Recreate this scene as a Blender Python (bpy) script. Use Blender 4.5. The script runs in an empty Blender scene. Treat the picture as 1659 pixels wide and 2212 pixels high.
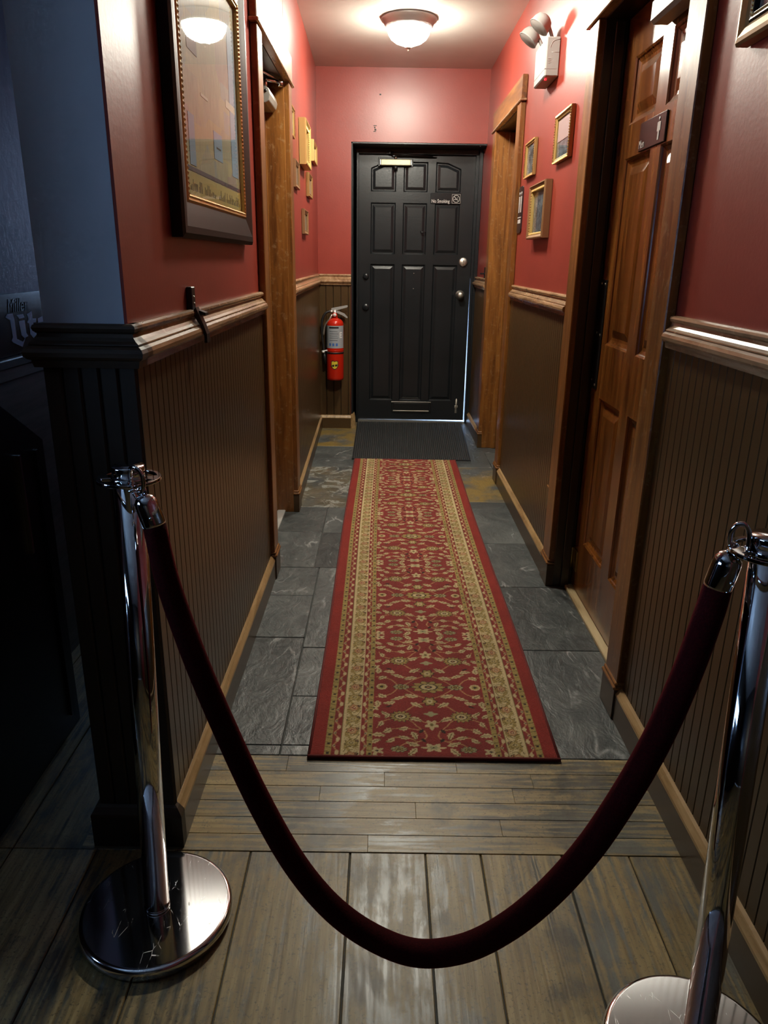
import bpy, math, random
import numpy as np
from mathutils import Matrix, Vector
random.seed(7); np.random.seed(7)
PI = math.pi
scene = bpy.context.scene
COL = scene.collection

# ---------------------------------------------------------------- camera
cam_d = bpy.data.cameras.new('camera'); cam = bpy.data.objects.new('camera', cam_d); COL.objects.link(cam)
cam_d.sensor_fit = 'VERTICAL'; cam_d.sensor_height = 36.0; cam_d.lens = 36.0 * 1600.0 / 2212.0
cam_d.clip_start = 0.02; cam_d.clip_end = 200
_right = Vector((0.9998816, 0.0008871, 0.0153625)); _fwd = Vector((0.0040965, 0.9469663, -0.3213067))
_fwd.normalize(); _right = (_right - _fwd * _right.dot(_fwd)).normalized(); _up = _right.cross(_fwd)
cam.matrix_world = Matrix(((_right.x, _up.x, -_fwd.x, 0.0), (_right.y, _up.y, -_fwd.y, 0.0), (_right.z, _up.z, -_fwd.z, 1.33), (0, 0, 0, 1)))
scene.camera = cam

# ---------------------------------------------------------------- world, daylight, exposure
w = bpy.data.worlds.new('world'); scene.world = w; w.use_nodes = True
bg = w.node_tree.nodes['Background']; bg.inputs['Color'].default_value = (0.42, 0.62, 1.0, 1); bg.inputs['Strength'].default_value = 9.0
def window_light(name, loc, rot, sx, sy, energy):      # blue area light
    l = bpy.data.lights.new(name, 'AREA'); l.shape = 'RECTANGLE'; l.size = sx; l.size_y = sy; l.energy = energy; l.color = (0.34, 0.60, 1.0)
    o = bpy.data.objects.new(name, l); COL.objects.link(o); o.location = loc; o.rotation_euler = rot
window_light('daylight_side_window', (-2.27, 0.40, 1.36), (PI / 2, 0, -PI / 2), 1.1, 0.55, 19.0)
window_light('end_fill_light', (-0.87, 3.97, 1.55), (-PI / 2, 0, 0), 0.36, 0.8, 3.6)  # added fill so the beer sign and its wall get blue light
LAMP_STRENGTH = 170.0
scene.view_settings.view_transform = 'Standard'; scene.view_settings.look = 'None'
scene.view_settings.exposure = 0.28; scene.view_settings.gamma = 1.0; scene.view_settings.use_curve_mapping = False

cy = scene.cycles        # shorter light paths keep the full-size render quick
cy.max_bounces = 4; cy.diffuse_bounces = 3; cy.glossy_bounces = 3; cy.transmission_bounces = 2; cy.transparent_max_bounces = 6
cy.caustics_reflective = False; cy.caustics_refractive = False; cy.use_adaptive_sampling = True; cy.adaptive_threshold = 0.05; cy.adaptive_min_samples = 16; cy.use_light_tree = False

# ---------------------------------------------------------------- materials
def srgb(r, g, b):
    f = lambda c: c / 12.92 if c <= 0.04045 else ((c + 0.055) / 1.055) ** 2.4
    return (f(r / 255), f(g / 255), f(b / 255), 1)
class NT:
    def __init__(s, name):
        s.m = bpy.data.materials.new(name); s.m.use_nodes = True; s.t = s.m.node_tree
        s.b = s.t.nodes['Principled BSDF']; s.out = s.t.nodes['Material Output']
    def n(s, typ, ins=None, **props):
        nd = s.t.nodes.new(typ)
        for k, v in props.items(): setattr(nd, k, v)
        for k, v in (ins or {}).items(): s.put(nd.inputs[k], v)
        return nd
    def put(s, sock, v):
        if hasattr(v, 'is_output') or isinstance(v, bpy.types.NodeSocket): s.t.links.new(v, sock)
        else: sock.default_value = v
    def set(s, **kw):
        for k, v in kw.items(): s.put(s.b.inputs[k.replace('_', ' ')], v)
    def coords(s, scale=(1, 1, 1), kind='Object', jitter=False):
        tc = s.n('ShaderNodeTexCoord'); src = tc.outputs[kind]
        if jitter:
            oi = s.n('ShaderNodeObjectInfo')
            mu = s.n('ShaderNodeVectorMath', {0: (13.0, 29.0, 7.0)}, operation='SCALE'); s.put(mu.inputs['Scale'], oi.outputs['Random'])
            ad = s.n('ShaderNodeVectorMath', {0: src, 1: mu.outputs[0]}, operation='ADD'); src = ad.outputs[0]
        mp = s.n('ShaderNodeMapping', {'Vector': src, 'Scale': scale}); return mp.outputs[0]
    def noise(s, vec, scale, detail=4, rough=0.55, dist=0.0):
        return s.n('ShaderNodeTexNoise', {'Vector': vec, 'Scale': scale, 'Detail': detail, 'Roughness': rough, 'Distortion': dist}).outputs['Fac']
    def ramp(s, fac, stops, interp='LINEAR'):
        r = s.n('ShaderNodeValToRGB', {'Fac': fac}); cr = r.color_ramp; cr.interpolation = interp
        while len(cr.elements) < len(stops): cr.elements.new(0.5)
        for e, (p, c) in zip(cr.elements, stops):
            e.position = p; e.color = c if len(c) == 4 else (*c, 1)
        return r.outputs['Color']
    def mix(s, fac, a, b, mode='MIX'):
        m = s.n('ShaderNodeMix', data_type='RGBA', blend_type=mode)
        s.put(m.inputs[0], fac); s.put(m.inputs[6], a); s.put(m.inputs[7], b); return m.outputs[2]
    def math(s, op, a, b=0.0):
        m = s.n('ShaderNodeMath', {0: a, 1: b}, operation=op); return m.outputs[0]
    def bump(s, h, strength=0.2, dist=0.01, nrm=None):
        b = s.n('ShaderNodeBump', {'Height': h, 'Strength': strength, 'Distance': dist})
        if nrm is not None: s.put(b.inputs['Normal'], nrm)
        s.t.links.new(b.outputs[0], s.b.inputs['Normal']); return b.outputs[0]
def g3(v): return (v, v, v, 1)

def plain(name, col, rough=0.5, metal=0.0, **kw):
    a = NT(name); a.set(Base_Color=col, Roughness=rough, Metallic=metal)
    for k, v in kw.items(): a.set(**{k: v})
    return a.m
def paint(name, c1, c2, rough=0.3, bump=0.12, bscale=140, coat=0.0):
    a = NT(name); v = a.coords()
    n1 = a.noise(v, 3.0, 3); a.set(Base_Color=a.ramp(n1, [(0.35, c1), (0.7, c2)]), Roughness=rough)
    a.bump(a.noise(v, bscale * 0.6, 2), bump * 1.3, 0.002)
    if coat: a.set(Coat_Weight=coat, Coat_Roughness=rough * 0.85)
    return a.m
def wood(name, dark, mid, light, axis='z', rough=0.3, scale=1.0, coat=0.25, wear=0.0, jitter=True):
    a = NT(name); st = {'x': (0.09, 1, 1), 'y': (1, 0.09, 1), 'z': (1, 1, 0.09)}[axis]
    v = a.coords(tuple(k * scale for k in st), jitter=jitter)
    g1 = a.noise(v, 42, 6, 0.65, 0.6); g2 = a.noise(v, 9, 3, 0.5, 1.2)
    c = a.ramp(a.math('ADD', a.math('MULTIPLY', g1, 0.6), a.math('MULTIPLY', g2, 0.4)), [(0.36, dark), (0.5, mid), (0.66, light)])
    if wear:
        vv = a.coords(jitter=jitter); wn = a.noise(vv, 38, 5, 0.7)
        c = a.mix(a.math('MULTIPLY', a.n('ShaderNodeMapRange', {'Value': wn, 1: 0.56, 2: 0.68}).outputs[0], wear), c, srgb(190, 165, 125))
    a.set(Base_Color=c, Roughness=a.n('ShaderNodeMapRange', {'Value': g2, 3: rough * 0.8, 4: rough * 1.3}).outputs[0], Coat_Weight=coat, Coat_Roughness=max(0.18, rough * 0.9))
    a.bump(g1, 0.08, 0.003)
    return a.m
def metal(name, col, rough, scratch=0.0):
    a = NT(name); a.set(Base_Color=col, Metallic=1.0)
    v = a.coords((1, 1, 0.3)); n = a.noise(v, 60, 4)
    a.set(Roughness=a.n('ShaderNodeMapRange', {'Value': n, 3: rough * 0.7, 4: rough * 1.6}).outputs[0])
    if scratch:
        s1 = a.n('ShaderNodeTexVoronoi', {'Vector': a.coords((1, 0.35, 1)), 'Scale': 55.0}, feature='DISTANCE_TO_EDGE').outputs['Distance']
        msk = a.math('MULTIPLY', a.n('ShaderNodeMapRange', {'Value': s1, 1: 0.0, 2: 0.025, 3: 1.0, 4: 0.0}).outputs[0], a.n('ShaderNodeMapRange', {'Value': a.noise(a.coords(), 25, 3), 1: 0.55, 2: 0.65}).outputs[0])
        a.set(Roughness=a.math('ADD', rough, a.math('MULTIPLY', msk, 0.35)), Base_Color=a.mix(a.math('MULTIPLY', msk, scratch), col, (0.95, 0.95, 0.95, 1)))
    return a.m

M = {}
M['red'] = paint('red_satin_paint', (0.255, 0.034, 0.022, 1), (0.300, 0.042, 0.027, 1), 0.40, 0.14, coat=0.3)
M['blue_wall'] = paint('grey_plaster_paint', (0.42, 0.50, 0.57, 1), (0.50, 0.59, 0.67, 1), 0.6, 0.35, 60)
M['bar_wall'] = paint('blue_bar_paint', (0.30, 0.38, 0.50, 1), (0.36, 0.45, 0.58, 1), 0.6, 0.3, 60)
M['ceiling'] = paint('ceiling_paint', (0.50, 0.47, 0.42, 1), (0.56, 0.53, 0.48, 1), 0.34, 0.05)
M['brown'] = paint('brown_gloss_paint', (0.066, 0.036, 0.013, 1), (0.080, 0.045, 0.017, 1), 0.33, 0.06, 90)
M['brown_dark'] = plain('groove_brown', (0.010, 0.006, 0.003, 1), 0.6)
M['casing'] = wood('stained_casing_wood', (0.095, 0.030, 0.006, 1), (0.20, 0.075, 0.014, 1), (0.30, 0.125, 0.025, 1), 'z', 0.34, wear=0.25)
M['casing_y'] = wood('stained_header_wood', (0.11, 0.038, 0.008, 1), (0.22, 0.085, 0.017, 1), (0.32, 0.14, 0.03, 1), 'y', 0.40, wear=0.2)
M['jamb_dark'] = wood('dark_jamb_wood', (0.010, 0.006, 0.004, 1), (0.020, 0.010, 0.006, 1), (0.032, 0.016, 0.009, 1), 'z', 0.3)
M['rail_y'] = wood('worn_rail_wood_y', (0.16, 0.08, 0.035, 1), (0.34, 0.20, 0.10, 1), (0.50, 0.33, 0.19, 1), 'y', 0.24, wear=0.45, jitter=False)
M['rail_x'] = wood('worn_rail_wood_x', (0.16, 0.08, 0.035, 1), (0.34, 0.20, 0.10, 1), (0.50, 0.33, 0.19, 1), 'x', 0.24, wear=0.45, jitter=False)
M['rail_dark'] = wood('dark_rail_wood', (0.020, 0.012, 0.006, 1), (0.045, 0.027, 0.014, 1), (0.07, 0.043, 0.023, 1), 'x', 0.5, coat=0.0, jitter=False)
M['brown_shaded'] = paint('brown_paint_shaded', (0.030, 0.022, 0.015, 1), (0.038, 0.028, 0.019, 1), 0.6, 0.08, 90)  # same brown paint with the shade of the wall end put into the colour
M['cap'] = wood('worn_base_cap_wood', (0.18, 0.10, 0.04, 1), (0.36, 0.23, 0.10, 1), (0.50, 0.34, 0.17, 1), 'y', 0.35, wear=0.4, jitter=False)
M['mens'] = wood('reddish_door_wood', (0.070, 0.020, 0.004, 1), (0.165, 0.055, 0.010, 1), (0.28, 0.105, 0.020, 1), 'z', 0.24, coat=0.4)
M['black_door'] = paint('black_door_paint', (0.012, 0.014, 0.016, 1), (0.017, 0.019, 0.022, 1), 0.28, 0.12, 110)
M['black_frame'] = paint('black_frame_paint', (0.010, 0.012, 0.014, 1), (0.016, 0.018, 0.021, 1), 0.32, 0.1)
M['black_metal'] = plain('black_metal', (0.012, 0.012, 0.013, 1), 0.32, 0.0)
M['chrome'] = metal('chrome', (0.62, 0.62, 0.64, 1), 0.05)
M['base_metal'] = metal('scratched_chrome', (0.72, 0.72, 0.74, 1), 0.09, 0.8)
M['nickel'] = metal('satin_nickel', (0.72, 0.69, 0.62, 1), 0.36)
M['silver'] = plain('silver_paint', (0.55, 0.55, 0.54, 1), 0.3, 0.4)
M['brass'] = metal('worn_brass', (0.42, 0.30, 0.10, 1), 0.35)
M['gold'] = metal('gilt', (0.75, 0.50, 0.20, 1), 0.34)
M['gold_paint'] = plain('gilt_paint', (0.36, 0.215, 0.075, 1), 0.38, 0.35)
M['pale_gold'] = plain('pale_gilt_paint', (0.62, 0.42, 0.14, 1), 0.4, 0.25)
M['bronze_frame'] = plain('bronze_frame', (0.30, 0.17, 0.08, 1), 0.4, 0.3)
M['ebony'] = plain('ebony_frame_lacquer', (0.009, 0.007, 0.006, 1), 0.42, Specular_IOR_Level=0.35)
M['white_plastic'] = plain('white_plastic', (0.30, 0.30, 0.285, 1), 0.5, Specular_IOR_Level=0.25)
M['lens'] = plain('lamp_lens', (0.35, 0.34, 0.32, 1), 0.2)
M['grey_metal'] = plain('grey_painted_metal', (0.32, 0.31, 0.28, 1), 0.35, 0.2)
M['closer_gold'] = plain('champagne_closer', (0.42, 0.38, 0.25, 1), 0.35, 0.4)
M['ext_red'] = plain('extinguisher_red', (0.52, 0.018, 0.006, 1), 0.22, 0.0)
M['label_grey'] = plain('label_grey', (0.34, 0.37, 0.40, 1), 0.35)
M['label_blue'] = plain('label_blue', (0.06, 0.16, 0.45, 1), 0.4)
M['label_white'] = plain('label_white', (0.75, 0.76, 0.75, 1), 0.4)
M['label_black'] = plain('label_black', (0.015, 0.015, 0.017, 1), 0.4)
M['yellow'] = plain('sticker_yellow', (0.75, 0.60, 0.05, 1), 0.35)
M['rubber'] = plain('black_rubber', (0.012, 0.012, 0.013, 1), 0.45)
M['sign_dark'] = plain('sign_dark_plastic', (0.030, 0.020, 0.022, 1), 0.25)
M['sign_black'] = plain('sign_black_plastic', (0.010, 0.010, 0.012, 1), 0.22)
M['sign_letter'] = plain('sign_pale_print', (0.52, 0.50, 0.48, 1), 0.45)
M['sign_blue'] = plain('sign_blue_print', (0.50, 0.66, 0.92, 1), 0.45)
M['threshold'] = wood('pale_threshold', (0.30, 0.22, 0.10, 1), (0.48, 0.37, 0.20, 1), (0.60, 0.48, 0.28, 1), 'y', 0.4, wear=0.3)
M['marble'] = paint('white_marble', (0.40, 0.40, 0.38, 1), (0.60, 0.60, 0.57, 1), 0.3, 0.05)
M['grey_panel'] = wood('grey_panel_wood', (0.10, 0.09, 0.075, 1), (0.16, 0.145, 0.12, 1), (0.22, 0.20, 0.17, 1), 'y', 0.5)
M['cabinet'] = plain('black_lacquer', (0.008, 0.008, 0.010, 1), 0.35)
M['subfloor'] = plain('dark_grout', (0.085, 0.085, 0.078, 1), 0.85)
M['concrete'] = paint('pale_concrete', (0.45, 0.45, 0.43, 1), (0.60, 0.60, 0.58, 1), 0.8, 0.2)
def _led():
    a = NT('red_led'); a.set(Base_Color=(0.4, 0.0, 0.0, 1), Emission_Color=(1, 0.02, 0.03, 1), Emission_Strength=1.6); return a.m
M['led'] = _led()
def _dome():
    a = NT('lit_glass_dome'); a.set(Base_Color=(0.9, 0.9, 0.86, 1), Emission_Color=(1.0, 0.965, 0.82, 1), Emission_Strength=LAMP_STRENGTH, Roughness=0.3); return a.m
M['dome'] = _dome()
def _rim():
    a = NT('pewter_rim'); a.set(Base_Color=(0.36, 0.34, 0.33, 1), Metallic=0.5, Roughness=0.4); return a.m
M['rim'] = _rim()
def _velvet():
    a = NT('red_velvet'); v = a.coords(); n = a.noise(v, 300, 2)
    a.set(Base_Color=a.ramp(n, [(0.3, (0.020, 0.0004, 0.001, 1)), (0.7, (0.040, 0.0008, 0.002, 1))]), Roughness=0.9, Sheen_Weight=0.45, Sheen_Roughness=0.3, Sheen_Tint=(0.75, 0.01, 0.03, 1), Specular_IOR_Level=0.1)
    a.bump(n, 0.3, 0.002); return a.m
M['velvet'] = _velvet()
def _slate(name, stain=0.0, pale=0.0):
    a = NT(name); v = a.coords(jitter=True)
    n1 = a.noise(v, 5, 6, 0.6, 0.8); n2 = a.noise(v, 40, 5, 0.65)
    c = a.ramp(a.math('ADD', a.math('MULTIPLY', n1, 0.7), a.math('MULTIPLY', n2, 0.3)), [(0.33, (0.036, 0.042, 0.043, 1)), (0.5, (0.066, 0.074, 0.073, 1)), (0.68, (0.115, 0.124, 0.118, 1))])
    oi = a.n('ShaderNodeObjectInfo').outputs['Random']
    hv = a.n('ShaderNodeHueSaturation', {'Color': c, 'Value': a.n('ShaderNodeMapRange', {'Value': oi, 3: 0.75, 4: 1.3}).outputs[0]}).outputs[0]
    vn = a.n('ShaderNodeTexNoise', {'Vector': a.coords((1.3, 0.5, 1), jitter=True), 'Scale': 2.0, 'Detail': 4.0, 'Roughness': 0.55, 'Distortion': 0.7}).outputs['Fac']
    ridge = a.math('ABSOLUTE', a.math('SUBTRACT', vn, 0.5))
    vein = a.n('ShaderNodeMapRange', {'Value': ridge, 1: 0.0, 2: 0.009, 3: 1.0, 4: 0.0}).outputs[0]
    vm = a.math('MULTIPLY', vein, a.n('ShaderNodeMapRange', {'Value': a.noise(v, 9, 4, 0.6), 1: 0.47, 2: 0.60}).outputs[0])
    hv = a.mix(a.math('MULTIPLY', vm, 0.8), hv, (0.36, 0.37, 0.36, 1))
    fl_ = a.n('ShaderNodeMapRange', {'Value': a.noise(v, 75, 4, 0.7), 1: 0.64, 2: 0.70}).outputs[0]
    hv = a.mix(a.math('MULTIPLY', fl_, 0.4), hv, (0.28, 0.29, 0.28, 1))
    if stain:
        sn = a.n('ShaderNodeMapRange', {'Value': a.noise(a.coords(), 4.5, 5, 0.65), 1: 0.40, 2: 0.58}).outputs[0]
        hv = a.mix(a.math('MULTIPLY', sn, stain), hv, (0.26, 0.17, 0.035, 1))
    if pale:
        sn = a.n('ShaderNodeMapRange', {'Value': a.noise(a.coords(), 9, 6, 0.7, 1.0), 1: 0.53, 2: 0.58}).outputs[0]
        hv = a.mix(a.math('MULTIPLY', sn, pale), hv, (0.30, 0.31, 0.28, 1))
    a.set(Base_Color=hv, Roughness=a.n('ShaderNodeMapRange', {'Value': n2, 3: 0.30, 4: 0.52}).outputs[0])
    h = a.math('ADD', a.math('MULTIPLY', a.noise(a.coords((1.2, 0.7, 1), jitter=True), 11, 5, 0.6, 0.8), 1.6), a.math('MULTIPLY', n2, 0.35))
    a.bump(h, 0.38, 0.010); return a.m
M['slate'] = _slate('slate'); M['slate_stain'] = _slate('slate_ochre_stain', 0.85); M['slate_pale'] = _slate('slate_flaking', 0.25, 0.8)
def _floorwood(name, axis):
    a = NT(name); st = (0.05, 1, 1) if axis == 'x' else (1, 0.05, 1)
    v = a.coords(st, jitter=True); vv = a.coords(jitter=True)
    g1 = a.noise(v, 90, 5, 0.6, 0.15); wv = a.noise(v, 11, 2, 0.45, 0.5)
    rings = a.n('ShaderNodeMath', {0: a.math('MULTIPLY', wv, 62.0)}, operation='SINE').outputs[0]
    yel = a.ramp(g1, [(0.3, (0.14, 0.092, 0.030, 1)), (0.5, (0.27, 0.190, 0.070, 1)), (0.7, (0.40, 0.300, 0.130, 1))])
    gry = a.ramp(g1, [(0.3, (0.060, 0.060, 0.044, 1)), (0.7, (0.125, 0.124, 0.094, 1))])
    big = a.noise(a.coords((0.8, 1.4, 1) if axis == 'x' else (1.5, 0.8, 1)), 3.6, 8, 0.72, 0.4)
    streak = a.noise(a.coords((0.25, 3, 1) if axis == 'x' else (3, 0.25, 1), jitter=True), 22, 5, 0.6)
    worn = a.n('ShaderNodeMapRange', {'Value': a.math('ADD', a.math('ADD', big, a.math('MULTIPLY', a.math('SUBTRACT', streak, 0.5), 0.45)), a.math('MULTIPLY', rings, 0.05)), 1: 0.40, 2: 0.53}).outputs[0]
    c = a.mix(worn, gry, yel)
    c = a.mix(a.n('ShaderNodeMapRange', {'Value': rings, 1: 0.5, 2: 1.0, 3: 0.0, 4: 0.35}).outputs[0], c, (0.36, 0.28, 0.135, 1))
    c = a.mix(a.n('ShaderNodeMapRange', {'Value': streak, 1: 0.58, 2: 0.72, 3: 0.0, 4: 0.55}).outputs[0], c, (0.075, 0.062, 0.040, 1))
    spots = a.n('ShaderNodeMapRange', {'Value': a.noise(vv, 150, 3, 0.65), 1: 0.57, 2: 0.66}).outputs[0]
    c = a.mix(a.math('MULTIPLY', spots, 0.65), c, (0.05, 0.040, 0.025, 1))
    dk = a.n('ShaderNodeMapRange', {'Value': a.noise(a.coords((1.2, 1, 1)), 4.6, 5, 0.65), 1: 0.55, 2: 0.66}).outputs[0]
    c = a.mix(a.math('MULTIPLY', dk, 0.75), c, (0.050, 0.044, 0.032, 1))
    oi = a.n('ShaderNodeObjectInfo').outputs['Random']
    c = a.n('ShaderNodeHueSaturation', {'Color': c, 'Value': a.n('ShaderNodeMapRange', {'Value': oi, 3: 0.85, 4: 1.15}).outputs[0]}).outputs[0]
    a.set(Base_Color=c, Roughness=a.n('ShaderNodeMapRange', {'Value': worn, 3: 0.30, 4: 0.44}).outputs[0])
    a.bump(a.math('ADD', g1, a.math('MULTIPLY', rings, 0.10)), 0.12, 0.003); return a.m
M['plank_x'] = _floorwood('worn_floor_cross_board', 'x'); M['plank_y'] = _floorwood('worn_floor_long_plank', 'y')
def _rug():
    a = NT('rug_pile'); at = a.n('ShaderNodeAttribute', attribute_name='pattern')
    n = a.noise(a.coords(), 260, 2); m = a.noise(a.coords(), 6, 3)
    c = a.mix(0.35, at.outputs['Color'], a.ramp(n, [(0.3, g3(0.25)), (0.7, g3(1.0))]), 'MULTIPLY')
    c = a.mix(0.5, c, a.ramp(m, [(0.35, g3(0.65)), (0.6, g3(1.0))]), 'MULTIPLY')
    a.set(Base_Color=c, Roughness=0.85, Sheen_Weight=0.15, Sheen_Roughness=0.5, Specular_IOR_Level=0.2); a.bump(n, 0.5, 0.004); return a.m
M['rug'] = _rug()
M['rug_edge'] = plain('rug_binding', (0.13, 0.012, 0.010, 1), 0.85)
def _matrib():
    a = NT('ribbed_mat'); n = a.noise(a.coords(), 200, 3); a.set(Base_Color=a.ramp(n, [(0.3, (0.016, 0.017, 0.018, 1)), (0.7, (0.038, 0.040, 0.042, 1))]), Roughness=0.8); a.bump(n, 0.5, 0.003); return a.m
M['mat'] = _matrib()
def _glass():
    a = NT('picture_glass'); t = a.t; g = a.n('ShaderNodeNewGeometry')
    c = a.math('ABSOLUTE', a.n('ShaderNodeVectorMath', {0: g.outputs['Normal'], 1: g.outputs['Incoming']}, operation='DOT_PRODUCT').outputs['Value'])
    fr = a.math('ADD', 0.045, a.math('MULTIPLY', 0.95, a.math('POWER', a.math('SUBTRACT', 1.0, c), 5.0)))
    tr = a.n('ShaderNodeBsdfTransparent'); gl = a.n('ShaderNodeBsdfGlossy', {'Roughness': 0.015})
    mx = a.n('ShaderNodeMixShader'); t.links.new(fr, mx.inputs[0]); t.links.new(tr.outputs[0], mx.inputs[1]); t.links.new(gl.outputs[0], mx.inputs[2])
    t.links.new(mx.outputs[0], a.out.inputs[0]); return a.m
M['glass'] = _glass()
def _poster():
    a = NT('collage_poster'); v = a.coords((1, 1, 1), 'Generated')
    big = a.n('ShaderNodeTexVoronoi', {'Vector': a.coords((1, 5, 8), 'Generated'), 'Scale': 1.0}, distance='CHEBYCHEV').outputs['Color']
    sep = a.n('ShaderNodeSeparateColor', {'Color': big}).outputs[0]
    c = a.ramp(sep, [(0.0, srgb(178, 176, 136)), (0.3, srgb(196, 190, 136)), (0.5, srgb(160, 174, 176)), (0.65, srgb(204, 192, 118)), (0.82, srgb(172, 142, 140)), (1.0, srgb(146, 176, 196))], 'CONSTANT')
    st = a.noise(a.coords((1, 60, 4), 'Generated'), 3.0, 5, 0.7)
    c = a.mix(0.55, c, a.ramp(st, [(0.35, srgb(142, 144, 124)), (0.5, srgb(184, 180, 142)), (0.68, srgb(214, 210, 174))]))
    ln = a.n('ShaderNodeMapRange', {'Value': a.noise(a.coords((1, 150, 55), 'Generated'), 3.0, 3, 0.8), 1: 0.60, 2: 0.66}).outputs[0]
    c = a.mix(a.math('MULTIPLY', ln, 0.5), c, srgb(74, 76, 70))
    a.set(Base_Color=c, Roughness=0.6); return a.m
M['poster'] = _poster()
M['poster_yellow'] = plain('poster_yellow', srgb(206, 190, 104), 0.6)
M['poster_blue'] = plain('poster_blue', srgb(150, 184, 208), 0.6)
M['poster_mauve'] = plain('poster_mauve', srgb(96, 74, 78), 0.6)
M['poster_pale'] = plain('poster_pale', srgb(218, 218, 190), 0.6)
M['poster_ink'] = plain('poster_ink', srgb(62, 56, 36), 0.6)
def _photo(name, a1, a2, a3, sc=6.0):
    a = NT(name); n = a.noise(a.coords((1, 1, 1)), sc * 4, 5, 0.65, 1.0)
    a.set(Base_Color=a.ramp(n, [(0.38, a1), (0.5, a2), (0.62, a3)]), Roughness=0.5); return a.m
M['photo_bw'] = _photo('monochrome_photo', g3(0.02), g3(0.10), g3(0.32))
M['photo_grey'] = _photo('faded_photo', (0.12, 0.13, 0.12, 1), (0.25, 0.25, 0.22, 1), (0.40, 0.38, 0.33, 1))
M['photo_blue'] = _photo('dark_blue_photo', (0.02, 0.03, 0.04, 1), (0.06, 0.08, 0.10, 1), (0.22, 0.26, 0.30, 1), 9)
M['photo_top'] = plain('pale_card', (0.30, 0.20, 0.20, 1), 0.5)

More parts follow.
